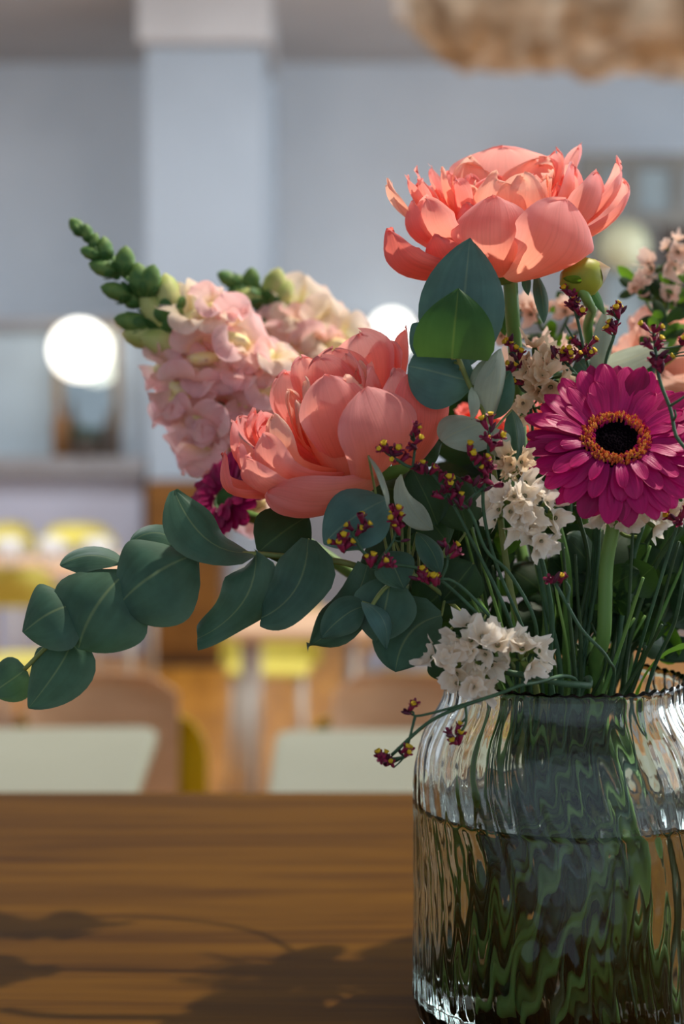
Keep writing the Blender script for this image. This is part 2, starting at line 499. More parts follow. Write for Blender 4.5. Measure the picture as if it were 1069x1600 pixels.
#@@ROOM
# ------------------------------------------------------------------ the room
ZT = 0.90                                             # height of the counter top
CEIL = 3.66
M['wall'] = mat_plain('wall_plaster', srgb(200, 208, 216), srgb(192, 201, 210), rough=0.85, scale=2.0, spec=0.2)
M['ceil'] = mat_plain('ceiling_paint', srgb(190, 188, 188), srgb(182, 180, 180), rough=0.9, scale=2.0, spec=0.2)
M['column'] = mat_plain('column_paint', srgb(158, 168, 178), srgb(152, 162, 172), rough=0.8, scale=2.0, spec=0.2)
M['floorwood'] = mat_plain('floor_boards', srgb(186, 126, 44), srgb(146, 92, 28), rough=0.35, scale=3.0, stretch=(6, 0.5, 1), spec=0.5)
M['trimgrey'] = mat_plain('grey_trim', srgb(136, 134, 136), srgb(124, 122, 124), rough=0.6, scale=3)
M['panelblue'] = mat_plain('blue_grey_panel', srgb(166, 180, 188), srgb(158, 172, 180), rough=0.5, scale=3)
M['lavender'] = mat_plain('half_wall_paint', srgb(182, 184, 200), srgb(174, 178, 194), rough=0.7, scale=3)
M['brownwood'] = mat_plain('brown_cabinet_wood', srgb(120, 78, 26), srgb(96, 60, 20), rough=0.4, scale=4, stretch=(1, 1, 6))
M['frame'] = mat_plain('ochre_frame_wood', srgb(150, 124, 84), srgb(124, 98, 62), rough=0.5, scale=6)
M['mirror'] = mat_plain('mirror_glass', srgb(190, 200, 200), srgb(180, 190, 192), rough=0.08, metal=0.9, scale=2)
M['dark'] = mat_plain('dark_brown_wood', srgb(66, 54, 46), srgb(50, 40, 34), rough=0.6, scale=5)
M['greyframe'] = mat_plain('grey_brown_frame', srgb(118, 116, 110), srgb(104, 102, 98), rough=0.6, scale=5)
M['pane_grey'] = mat_plain('grey_pane', srgb(132, 144, 148), srgb(124, 136, 140), rough=0.4, scale=3)
M['globe_lit'] = mat_plain('lit_opal_globe', (1.0, 0.97, 0.86), (1.0, 0.97, 0.86), rough=0.4, emit=3.0)
M['globe_off'] = mat_plain('unlit_opal_globe', srgb(196, 196, 164), srgb(184, 184, 150), rough=0.3)
M['sage'] = mat_plain('sage_linoleum', srgb(176, 174, 146), srgb(170, 168, 140), rough=0.5, scale=4)
M['chairwood'] = mat_plain('pale_plywood', srgb(226, 182, 140), srgb(212, 166, 124), rough=0.5, scale=4, stretch=(1, 8, 8))
M['yellow'] = mat_plain('yellow_lacquer', srgb(236, 204, 30), srgb(226, 192, 24), rough=0.4, scale=4)
M['yellow_pale'] = mat_plain('pale_yellow_lacquer', srgb(222, 206, 96), srgb(212, 196, 84), rough=0.5, scale=4)
M['steel'] = mat_plain('pale_steel', srgb(196, 186, 170), srgb(184, 174, 158), rough=0.4, scale=4, metal=0.2)
M['bluewhite'] = mat_plain('blue_white_lacquer', srgb(196, 202, 222), srgb(184, 192, 214), rough=0.5, scale=4)
M['canopy'] = mat_plain('mottled_dried_grass', srgb(222, 208, 184), srgb(138, 120, 98), rough=0.9, scale=9, stretch=(1, 1, 1.4), bump=1.0, detail=8)
M['linen'] = mat_plain('pale_linen', srgb(206, 192, 178), srgb(190, 176, 160), rough=0.9, scale=9)
M['white'] = mat_plain('white_china', srgb(232, 232, 230), srgb(220, 220, 220), rough=0.3, scale=4)

WX0, WX1, WY = -4.2, 3.5, 10.0
struct('floor', box(WX0, WX1, -2.5, WY, -0.05, 0.0), 'floorwood')
struct('ceiling', box(WX0, WX1, -2.5, WY, CEIL, CEIL + 0.1), 'ceil')
struct('wall_back', box(WX0, WX1, WY, WY + 0.1, 0, CEIL), 'wall')
struct('wall_left', box(WX0 - 0.1, WX0, -2.5, WY, 0, CEIL), 'wall')
wr = struct('wall_right', join(box(WX1, WX1 + 0.12, -2.5, WY, 0, 0.8), box(WX1, WX1 + 0.12, -2.5, WY, 2.95, CEIL),
                               *[box(WX1, WX1 + 0.12, a, b, 0.8, 2.95) for a, b in ((-2.5, -0.1), (1.3, 1.9), (3.3, 4.9), (6.3, 7.3), (8.7, 10.0))]), 'wall')
for i, wy in enumerate((0.6, 2.6, 5.6, 8.0)):  # the last window is added to light the back of the room
    w = struct('window_%d' % (i + 1), join(*[box(WX1 + 0.03, WX1 + 0.08, wy - 0.7, wy + 0.7, z, z + 0.05) for z in (0.8, 1.85, 2.9)],
                                           *[box(WX1 + 0.03, WX1 + 0.08, y, y + 0.05, 0.8, 2.95) for y in (wy - 0.7, wy - 0.025, wy + 0.65)]), 'trimgrey')
    for k, y in enumerate((wy - 0.65, wy + 0.025)):
        for z in (0.85, 1.90):
            mk('pane', box(WX1 + 0.05, WX1 + 0.055, y, y + 0.625, z, z + 1.0), 'glass', w, False)


def bx(px0, px1, py0, py1, d, depth):
    a = P(px0, py1, d); b = P(px1, py0, d)
    return box(a.x, b.x, d, d + depth, a.z, b.z)


# column with a block capital
cx = bx(228, 408, 66, 740, 8.5, 0.7)
a = P(228, 66, 8.5); b = P(412, 66, 8.5)
struct('column', join(box(a.x, b.x, 8.5, 9.2, 0, CEIL)), 'column')
struct('column_capital', box(P(215, 60, 8.4).x, P(422, 60, 8.4).x, 8.4, 9.3, P(300, 64, 8.4).z, CEIL), 'ceil')
b2 = P(428, 66, 8.5)
struct('column_shade_strip', box(b.x, b2.x, 8.62, 9.2, 0, P(300, 120, 8.6).z), 'column')  # set-back strip, shaped to stand for the column's shaded side

# left: niche of panels over a half wall
struct('trim_1', bx(-260, 226, 498, 514, 8.8, 0.12), 'trimgrey')
struct('wall_panel', bx(-260, 226, 514, 716, 8.85, 0.10), 'panelblue')
struct('trim_2', bx(-260, 226, 714, 741, 8.5, 0.45), 'trimgrey')
hw = box(P(-260, 740, 8.6).x, P(222, 740, 8.6).x, 8.6, 8.95, 0, P(0, 740, 8.6).z)
struct('wall_half', hw, 'lavender')
struct('wall_panel_narrow', bx(190, 232, 520, 716, 8.7, 0.1), 'column')

mr = thing('framed_mirror', 'tall narrow mirror in an ochre wooden frame behind the globe lamp', 'mirror', P(135, 714, 8.8))
mk('glass', bx(95, 178, 514, 710, 8.80, 0.02), 'mirror', mr, False)
for nm, q in (('frame_side', (86, 96, 506, 714)), ('frame_side', (177, 187, 506, 714)), ('frame_rail', (96, 177, 506, 516)), ('frame_rail', (96, 177, 706, 714))):
    mk(nm, bx(*q, 8.77, 0.06), 'frame', mr, False)


def blob(name, px, py, d, prof, mat, label, cat_):
    q = P(px, py, d)
    o = mk(name, lathe(prof, 20, at=q), mat); tag(o, label, cat_)
    return o


def bottle(px, h, mat, label):  # added on the ledge in place of dark reflections in the mirror
    q = P(px, 714, 8.62)
    return tag(mk('bottle', lathe([(0.0, 0), (0.045, 0), (0.048, 0.02), (0.048, h * 0.6), (0.018, h * 0.75), (0.016, h), (0.0, h)], 16, at=q), mat), label, 'bottle')


bottle(95, 0.34, 'brownwood', 'brown bottle standing on the ledge under the mirror')
bottle(171, 0.26, 'dark', 'dark short bottle standing on the ledge before the mirror')
pt = thing('standin_succulent', 'low dark potted plant on the ledge before the narrow mirror', 'plant', P(132, 714, 8.56))  # plant added where the mirror's foot only reflects something dark
mk('pot', lathe([(0.0, 0), (0.07, 0), (0.085, 0.1), (0.078, 0.1), (0.07, 0.085), (0, 0.085)], 18, at=P(132, 714, 8.56)), 'dark', pt)
for k in range(9):
    q = P(132, 714, 8.56) + V((0, 0, 0.085)); a = k * 2.4
    mk('leaf', sheet(q, q + V((math.cos(a) * 0.08, math.sin(a) * 0.08, 0.09)), V((-math.cos(a), -math.sin(a), 1)), 0.04, bulge=-0.01, nu=4, nv=6), 'leaf_dark', pt)


def globe(px, py, r, d, mat, label, back):
    q = P(px, py, d); R = r * d / F
    t = thing('globe_lamp', label, 'lamp', q + V((0, 0.0, -R)))
    prof = [(R * math.sin(a), -R * math.cos(a)) for a in [PI * k / 16 for k in range(17)]]
    mk('globe', lathe(prof, 28, at=q), mat, t)
    mk('mount', lathe([(0.0, 0), (R * 0.3, 0), (R * 0.34, 0.03), (R * 0.2, 0.05), (R * 0.2, back - d - R * 0.93 - 0.03), (R * 0.4, back - d - R * 0.93 - 0.02), (R * 0.4, back - d - R * 0.93), (0, back - d - R * 0.93)], 18, axis=(0, 1, 0), at=q + V((0, R * 0.93, 0))), 'frame', t)
    return t


globe(125, 547, 46, 8.5, 'globe_lit', 'lit white globe lamp mounted before the narrow framed mirror', 8.80)
globe(612, 520, 34, 9.6, 'globe_lit', 'lit white globe lamp glowing behind the drooping coral peony', 9.9)
globe(974, 386, 40, 8.95, 'globe_off', 'unlit beige globe lamp before the glazed partition', 9.23)

# brown cabinet and wooden bench wall
cb = thing('brown_cabinet', 'brown wooden cabinet standing at the foot of the column', 'cabinet', V((P(285, 750, 8.0).x, 8.0, 0)))
mk('body', box(P(228, 750, 8.0).x, P(345, 750, 8.0).x, 8.02, 8.45, 0.05, P(0, 752, 8.0).z), 'brownwood', cb, False)
mk('door', box(P(230, 750, 8.0).x, P(286, 750, 8.0).x, 8.0, 8.02, 0.1, P(0, 756, 8.0).z), 'brownwood', cb, False)
mk('door', box(P(288, 750, 8.0).x, P(343, 750, 8.0).x, 8.0, 8.02, 0.1, P(0, 756, 8.0).z), 'brownwood', cb, False)
mk('plinth', box(P(232, 750, 8.0).x, P(341, 750, 8.0).x, 8.05, 8.4, 0, 0.05), 'dark', cb, False)
wc = thing('white_counter', 'long grey counter with pale top along the back wall', 'counter', V((0.6, 9.3, 0)))
mk('body', box(P(345, 0, 9.3).x, P(1150, 0, 9.3).x, 9.32, 9.9, 0, 0.86), 'trimgrey', wc, False)
mk('top', box(P(340, 0, 9.3).x, P(1155, 0, 9.3).x, 9.28, 9.95, 0.86, 0.90), 'trimgrey', wc, False)
struct('trim_3', bx(430, 920, 500, 514, 9.9, 0.1), 'trimgrey')

# right: glazed partition
gp = thing('glazed_partition', 'grey framed glazed partition with a row of small upper panes', 'partition', V((P(990, 0, 9.2).x, 9.2, 0)))
for nm, q, mt in (('rail', (905, 1200, 240, 262), 'greyframe'), ('rail', (905, 1200, 330, 352), 'greyframe'),
                  ('post', (905, 945, 262, 330), 'greyframe'), ('post', (978, 998, 262, 330), 'greyframe'), ('post', (1052, 1072, 262, 330), 'greyframe'), ('post', (1128, 1146, 262, 330), 'greyframe'),
                  ('post', (920, 945, 352, 760), 'greyframe'), ('post', (1012, 1024, 352, 760), 'greyframe')):
    mk(nm, bx(*q, 9.2, 0.10), mt, gp, False)
for q, mt in (((945, 978, 262, 330), 'pane_grey'), ((998, 1052, 262, 330), 'pane_grey'), ((1072, 1128, 262, 330), 'pane_grey'), ((945, 1012, 352, 760), 'pane_grey'), ((1024, 1200, 352, 760), 'dark')):
    mk('pane', bx(*q, 9.23, 0.03), mt, gp, False)

# mottled hanging canopy
def canopy():
    c0 = P(618, 108, 4.4); x0, x1 = c0.x, c0.x + 1.5; z0 = c0.z + 0.10; nx, ny = 60, 28
    vs, fs = [], []
    t = thing('dried_grass_canopy', 'mottled beige and brown dried canopy hanging from the ceiling', 'decoration', V(((x0 + x1) / 2, 4.9, z0)))
    for i in range(nx + 1):
        for j in range(ny):
            a = 2 * PI * j / ny; s = i / nx
            e = min(1.0, 6 * s, 6 * (1 - s)) ** 0.5
            ry = 0.45 * e; rz = 0.26 * e
            x = x0 + (x1 - x0) * s; y = 4.9 + ry * math.cos(a); z = z0 + 0.30 + rz * abs(math.sin(a)) ** 0.6 * (1 if math.sin(a) > 0 else -1)
            k = noise.noise(V((x * 5, y * 5, z * 5))) * 0.05 + noise.noise(V((x * 16, y * 16, z * 16))) * 0.025
            vs.append(V((x + k * 0.5, y + k * math.cos(a), z + k * math.sin(a))))
    for i in range(nx):
        for j in range(ny):
            k = (j + 1) % ny
            fs.append((i * ny + j, i * ny + k, (i + 1) * ny + k, (i + 1) * ny + j))
    fs.append(tuple(range(ny))); fs.append(tuple(range(nx * ny, (nx + 1) * ny)))
    mk('grass_body', (vs, fs, [(0, 0)] * len(vs)), 'canopy', t)
    for s in (0.2, 0.8):
        x = x0 + (x1 - x0) * s
        mk('cord', tube([(x, 4.9, z0 + 0.5), (x, 4.9, CEIL)], 0.006), 'steel', t)
    mk('linen_wrap', tube([(x0 + 0.04, 4.9 - 0.30, z0 + 0.55), (x0 + 0.01, 4.9 - 0.34, z0 + 0.32), (x0 + 0.03, 4.9 - 0.28, z0 + 0.08)], 0.035, 0.02), 'linen', t)


canopy()


def table(name, label, x, y, z, w, d, rz, mat, legmat, group=None):
    t = thing(name, label, 'table', V((x, y, 0)), group)
    R = Matrix.Rotation(rz, 3, 'Z')
    tr = lambda dt: ([R @ v + V((x, y, 0)) for v in dt[0]], dt[1], dt[2])
    mk('table_top', tr(slab(w, d, 0.028, 0.04, z)), mat, t, False)
    for sx in (-1, 1):
        for sy in (-1, 1):
            q = V((sx * (w / 2 - 0.06), sy * (d / 2 - 0.06), 0))
            mk('leg', tr(tube([q, q + V((0, 0, z - 0.028))], 0.016, 0.02, 10)), legmat, t)
    return t


def chair(label, x, y, rz, ztop, w, backmat='chairwood', shellmat='yellow', group=None, legmat='steel', bh=0.32):
    """plywood chair: lacquered shell behind, wooden back pad, seat, four legs; faces +Y before rz"""
    t = thing('cafe_chair', label, 'chair', V((x, y, 0)), group)
    R = Matrix.Rotation(rz, 3, 'Z')
    tr = lambda dt: ([R @ v + V((x, y, 0)) for v in dt[0]], dt[1], dt[2])
    zs = ztop - 0.34

    def panel(z0, z1, ww, y0, lean, th, r, curve):
        n, m = 14, 10; vs, fs = [], []
        for side in (0, 1):
            for i in range(m + 1):
                z = z0 + (z1 - z0) * i / m
                e = min(z1 - z, r); hw = ww / 2 - (r - math.sqrt(max(0, r * r - (r - e) ** 2)))
                for j in range(n + 1):
                    u = -1 + 2 * j / n
                    vs.append(V((u * hw, y0 - lean * (i / m) + curve * u * u + side * th, z)))
        q = (m + 1) * (n + 1); n1 = n + 1
        for i in range(m):
            for j in range(n):
                k = i * n1 + j
                fs.append((k, k + n1, k + n1 + 1, k + 1)); fs.append((q + k, q + k + 1, q + k + n1 + 1, q + k + n1))
        rim = [i * n1 for i in range(m + 1)] + [m * n1 + j for j in range(1, n1)] + [i * n1 + n for i in range(m - 1, -1, -1)] + [j for j in range(n - 1, 0, -1)]
        for a_, b_ in zip(rim, rim[1:] + rim[:1]):
            fs.append((a_, b_, q + b_, q + a_))
        return vs, fs, [(0, 0)] * len(vs)
    mk('shell', tr(panel(max(zs, ztop - bh - 0.02), ztop - 0.06 * bh / 0.32, w * 1.38, -0.17, 0.05, 0.012, 0.10, 0.05)), shellmat, t)
    mk('back_pad', tr(panel(ztop - bh, ztop, w, -0.15, 0.05, 0.012, 0.05, 0.04)), backmat, t)
    mk('seat', tr(slab(w * 1.1, 0.36, 0.02, 0.07, zs + 0.02)), shellmat if backmat.startswith('yellow') else backmat, t, False)
    for sx in (-1, 1):
        for sy in (-1, 1):
            mk('leg', tr(tube([(sx * w * 0.42, sy * 0.14, zs), (sx * w * 0.5, sy * 0.19, 0)], 0.012, 0.010, 8)), legmat, t)
    return t


def zdepth(py, z):
    r = ray(534, py); return (z - CAMP.z) / r.z * r.y


def floorx(px, d):
    return P(px, 800, d).x


# two sage tables just beyond the counter
dN, dF = zdepth(1245, 0.72), zdepth(1138, 0.72)
w1 = 0.9
table('sage_table', 'sage green topped table with a yellow edged chair at its far side', floorx(262, dF) - w1 / 2, (dN + dF) / 2 - 0.12, 0.72, w1, dF - dN + 0.24, math.radians(3), 'sage', 'steel')
table('sage_table', 'sage green topped table partly hidden behind the glass vase', floorx(437, dF) + w1 / 2, (dN + dF) / 2 - 0.12, 0.72, w1, dF - dN + 0.24, math.radians(1), 'sage', 'steel')
dC = 2.72
zc = P(0, 1076, dC).z
chair('pale wood chair with yellow shell tucked at the sage table, beside the gap', floorx(140, dC), dC, PI, zc, 0.285)
chair('pale wood chair with yellow shell, half hidden behind the glass vase', floorx(640, dC), dC, PI, zc, 0.285)

# further tables and chairs deeper in the room
table('pale_table', 'pale wooden table standing in the middle of the room', floorx(470, 4.6), 4.6, 0.66, 0.42, 0.6, 0.0, 'chairwood', 'steel')
chair('all yellow chair beside the pale wooden table', floorx(420, 5.3), 5.3, PI, 0.74, 0.26, 'yellow_pale', 'yellow_pale')
chair('blue white legged chair behind the statice', floorx(640, 3.9), 3.9, 0, 0.70, 0.24, 'bluewhite', 'yellow', None, 'bluewhite')
table('long_table', 'long pale table near the half wall set with china', floorx(60, 6.2), 6.2, 0.70, 0.95, 0.8, 0.0, 'chairwood', 'steel')
chair('yellow chair at the long table, next to the half wall corner', floorx(112, 7.2), 7.2, PI, 0.80, 0.28, 'yellow_pale', 'yellow_pale', None, bh=0.10)
chair('yellow chair at the far end of the long table', floorx(5, 7.3), 7.3, PI, 0.80, 0.20, 'yellow_pale', 'yellow_pale', None, bh=0.12)
chair('yellow chair drawn up before the long table', floorx(35, 5.0), 5.0, 0, 0.80, 0.24, 'yellow_pale', 'yellow_pale', None, bh=0.11)
for k, (px, lab) in enumerate(((12, 'white cup at the outer end of the long pale table'), (78, 'white cup in the middle of the long pale table'), (150, 'white cup at the inner end of the long pale table'))):
    q = V((floorx(px, 6.1), 6.1, 0.70))
    t = thing('cup', lab, 'cup', q)
    mk('bowl', lathe([(0, 0), (0.03, 0), (0.045, 0.05), (0.05, 0.11), (0.046, 0.11), (0.04, 0.05), (0, 0.01)], 18, at=q), 'white', t)
    mk('handle', tube([q + V((0.045, 0, 0.09)), q + V((0.075, 0, 0.075)), q + V((0.072, 0, 0.045)), q + V((0.04, 0, 0.03))], 0.006), 'white', t)

# spotlight fitting that lights the table
sp = thing('ceiling_spotlight', 'small black ceiling spotlight above the counter', 'lamp', V((SPOT.x, SPOT.y, CEIL)))
ax = (V((0.02, 0.80, 1.05)) - SPOT).normalized()
mk('lamp_head', lathe([(0.0, -0.16), (0.035, -0.16), (0.055, -0.10), (0.058, -0.02), (0.054, -0.02), (0.05, -0.09), (0.0, -0.10)], 20, axis=ax, at=SPOT + ax * 0.0), 'dark', sp)
mk('rod', tube([SPOT - ax * 0.13, V((SPOT.x, SPOT.y, CEIL))], 0.008), 'dark', sp)

# ------------------------------------------------------------------ the counter table
def mat_wood():
    m, nt, out = nodes('walnut_table_top')
    p = N(nt, 'ShaderNodeBsdfPrincipled'); p.inputs['Specular IOR Level'].default_value = 0.03
    tc = N(nt, 'ShaderNodeTexCoord'); mp = N(nt, 'ShaderNodeMapping'); mp.inputs['Scale'].default_value = (2.2, 26, 26)
    n1 = N(nt, 'ShaderNodeTexNoise'); n1.inputs['Scale'].default_value = 1.6; n1.inputs['Detail'].default_value = 6; n1.inputs['Distortion'].default_value = 0.6
    nt.links.new(tc.outputs['Object'], mp.inputs[0]); nt.links.new(mp.outputs[0], n1.inputs['Vector'])
    rp = N(nt, 'ShaderNodeValToRGB'); e = rp.color_ramp.elements
    e[0].position = 0.3; e[0].color = c4(srgb(66, 40, 8)); e[1].position = 0.68; e[1].color = c4(srgb(98, 66, 17))
    nt.links.new(n1.outputs[0], rp.inputs[0])
    m2 = N(nt, 'ShaderNodeMapping'); m2.inputs['Scale'].default_value = (10, 240, 240)
    n2 = N(nt, 'ShaderNodeTexNoise'); n2.inputs['Scale'].default_value = 2.0; n2.inputs['Detail'].default_value = 3
    nt.links.new(tc.outputs['Object'], m2.inputs[0]); nt.links.new(m2.outputs[0], n2.inputs['Vector'])
    mr = N(nt, 'ShaderNodeMapRange'); mr.inputs[3].default_value = 0.82; mr.inputs[4].default_value = 1.12
    nt.links.new(n2.outputs[0], mr.inputs[0])
    hs = N(nt, 'ShaderNodeHueSaturation'); nt.links.new(rp.outputs[0], hs.inputs['Color']); nt.links.new(mr.outputs[0], hs.inputs['Value'])
    nt.links.new(hs.outputs[0], p.inputs['Base Color'])
    r2 = N(nt, 'ShaderNodeMapRange'); r2.inputs[3].default_value = 0.50; r2.inputs[4].default_value = 0.62
    nt.links.new(n1.outputs[0], r2.inputs[0]); nt.links.new(r2.outputs[0], p.inputs['Roughness'])
    b = N(nt, 'ShaderNodeBump'); b.inputs['Strength'].default_value = 0.12; b.inputs['Distance'].default_value = 0.001
    nt.links.new(n2.outputs[0], b.inputs['Height']); nt.links.new(b.outputs[0], p.inputs['Normal'])
    nt.links.new(p.outputs[0], out.inputs[0])
    return m


M['walnut'] = mat_wood()
yfar = zdepth(1234, ZT)
tb = thing('counter_table', 'brown walnut counter table carrying the glass vase', 'table', V((0, 0.8, 0)))
tw, td = 2.2, 0.8
dt = slab(tw, td, 0.04, 0.012, ZT)
mk('table_top', ([v + V((0.0, yfar - td / 2, 0)) for v in dt[0]], dt[1], dt[2]), 'walnut', tb, False)
for sx in (-1, 1):
    for sy in (-1, 1):
        x, y = sx * (tw / 2 - 0.1), yfar - td / 2 + sy * (td / 2 - 0.1)
        mk('leg', box(x - 0.035, x + 0.035, y - 0.035, y + 0.035, 0, ZT - 0.04), 'walnut', tb, False)

# ------------------------------------------------------------------ the vase and its water
VC = P(880, 1590, 0.778); VC.z = ZT
px = 0.778 / F


def vase():
    t = thing('glass_vase', 'clear rippled glass vase with a narrowed neck holding the bouquet', 'vase', VC)
    H = P(880, 1062, 0.778).z - ZT
    # outer profile (r, z): base, straight body, shoulder, neck, flared lip
    rb, rn = 238 * px, 186 * px
    prof = [(rb * 0.90, 0.0), (rb * 0.975, 0.004), (rb, 0.014), (rb, 0.05)]
    for r_, y_ in ((238, 1250), (236, 1200), (231, 1172), (224, 1150), (213, 1128), (202, 1112), (194, 1098), (189, 1084), (189, 1064)):
        prof.append((r_ * px, P(880, y_, 0.778).z - ZT))
    prof[-1] = (prof[-1][0], H + 0.001)

    def rad(z):
        for (r0, z0), (r1, z1) in zip(prof, prof[1:]):
            if z <= z1:
                f = (z - z0) / max(1e-6, z1 - z0); 
                return r0 + (r1 - r0) * f
        return prof[-1][0]

    nz_, na = 110, 260
    th = 0.0032

    def ripple(a, z):
        # wavy vertical flutes of hand-blown glass
        q = V((math.cos(a) * 3.0, math.sin(a) * 3.0, z * 34))
        n = noise.noise(q * 2.2) * 0.55 + noise.noise(V((math.cos(a) * 9, math.sin(a) * 9, z * 30 + 5))) * 0.45
        sl = a + z * 2.0 + noise.noise(V((z * 16, math.cos(a), math.sin(a)))) * 0.12
        return 0.0011 * n + 0.00042 * math.sin(sl * 44)
    vs, fs = [], []
    rows = []
    for i in range(nz_ + 1):
        z = H * i / nz_
        rows.append([VC + V(((rad(z) + ripple(2 * PI * j / na, z) * min(1, z / 0.01)) * math.cos(2 * PI * j / na),
                             (rad(z) + ripple(2 * PI * j / na, z) * min(1, z / 0.01)) * math.sin(2 * PI * j / na), z)) for j in range(na)])
    # lip: beaded, then down the inside
    for k in (0.33, 0.66):
        row = []
        for j in range(na):
            a = 2 * PI * j / na
            bead = 0.0007 * math.sin(a * 52) + 0.0005 * noise.noise(V((math.cos(a) * 6, math.sin(a) * 6, 1)))
            r = rad(H) - th * k + 0.0006; row.append(VC + V((r * math.cos(a), r * math.sin(a), H + 0.0022 + bead)))
        rows.append(row)
    zb = 0.011
    for i in range(60):
        z = H - (H - zb) * i / 59
        row = []
        for j in range(na):
            a = 2 * PI * j / na
            r = rad(z) - th - (0.004 * max(0, 1 - (z - zb) / 0.008) ** 2) + 0.0003 * noise.noise(V((math.cos(a) * 5, math.sin(a) * 5, z * 40)))
            row.append(VC + V((r * math.cos(a), r * math.sin(a), z)))
        rows.append(row)
    for f in (0.6, 0.25):
        r = (rad(zb) - th - 0.004) * f
        rows.append([VC + V((r * math.cos(2 * PI * j / na), r * math.sin(2 * PI * j / na), zb - 0.0005)) for j in range(na)])
    for r_ in rows:
        vs += r_
    for i in range(len(rows) - 1):
        for j in range(na):
            k = (j + 1) % na
            fs.append((i * na + j, i * na + k, (i + 1) * na + k, (i + 1) * na + j))
    fs.append(tuple(range(na - 1, -1, -1))); m = (len(rows) - 1) * na; fs.append(tuple(range(m, m + na)))
    mk('vessel', (vs, fs, [(0, 0)] * len(vs)), 'glass', t)
    # water: slightly bedded into the inner wall
    zw = P(880, 1250, 0.778).z - ZT
    wv, wf = [], []; rows = []
    zs = [zb - 0.001 + (zw - zb + 0.001) * i / 30 for i in range(31)]
    for z in zs:
        e = 0.0006
        rows.append([(rad(z) - th + e - (0.004 * max(0, 1 - (z - zb) / 0.008) ** 2), z)] * 120)
    rows.append([(rad(zw) - th - 0.002, zw - 0.0012)] * 120)
    rows.append([(rad(zw) * 0.5, zw - 0.0012)] * 120)
    for r_ in rows:
        for j, (r, z) in enumerate(r_):
            a = 2 * PI * j / 120; wv.append(VC + V((r * math.cos(a), r * math.sin(a), z)))
    for i in range(len(rows) - 1):
        for j in range(120):
            k = (j + 1) % 120
            wf.append((i * 120 + j, i * 120 + k, (i + 1) * 120 + k, (i + 1) * 120 + j))
    wf.append(tuple(range(119, -1, -1))); m = (len(rows) - 1) * 120; wf.append(tuple(range(m, m + 120)))
    w = mk('water', (wv, wf, [(0, 0)] * len(wv)), 'water'); tag(w, 'clear water filling the lower part of the glass vase', 'water')
    solid(t, vs, fs)
    return H, zw, lambda z: rad(max(z, zb)) - th


VH, VW, VRAD = vase()
REG[0] = True


def neck(nx, ny=0.0):
    """point in the neck opening; nx, ny in -1..1"""
    return VC + V((nx * 0.050, ny * 0.050, VH))


def foot(fx, fy=0.0):
    return VC + V((fx * 0.058, fy * 0.058, 0.0145))


def stem_path(head, nx, ny, fx, fy, *via):
    a, b = neck(nx, ny), foot(fx, fy)
    m = (a + b) * 0.5 + V((0, 0, 0.004)); dr = b - a
    sw = V((-dr.y, dr.x, 0)); sw = sw.normalized() if sw.length > 1e-4 else V((1, 0, 0))
    m += sw * (0.016 + 0.012 * math.sin(nx * 17 + ny * 29 + fx * 13))          # the stems spiral round each other, as in a hand-tied bunch
    return [V(head)] + [V(v) for v in via] + [a, m, b]


def resample(pts, step):
    out = [pts[0]]; acc = 0.0
    L = sum((b - a).length for a, b in zip(pts, pts[1:])); n = max(6, int(L / step)); st = L / n
    for a, b in zip(pts, pts[1:]):
        l = (b - a).length; x = st - acc
        while x <= l + 1e-9 and len(out) < n:
            out.append(a.lerp(b, x / max(l, 1e-9))); x += st
        acc = l - (x - st)
    out.append(pts[-1])
    return out


def stem_part(root, path, r0, r1, seg, mat, name='stem', label=None, group=None, pin=0.014):
    """a stem whose course is settled among the others before it is built"""
    o = bpy.data.objects.new(name, bpy.data.meshes.new(name)); COL.objects.link(o)
    if root is None:
        o.location = path[-1]; ORG[o] = V(path[-1]); tag(o, label, 'stem', group); root = o
    else:
        o.parent = root; ORG[o] = ORG[root]
    e = dict(root=root, obj=o, pts=resample(cat(path, 8), 0.0035), r0=r0, r1=r1, seg=seg, mat=mat, pin=pin)
    ST.append(e); STEM[root] = e
    if pin:
        k = max(3, int((pin + 0.03) / 0.0035)); hd = tube(e['pts'][:k], r0 + 0.0006, r0 + 0.0006, 6, 1)
        solid(top(o), hd[0], hd[1]); SOON.append(OB.pop())
    return o


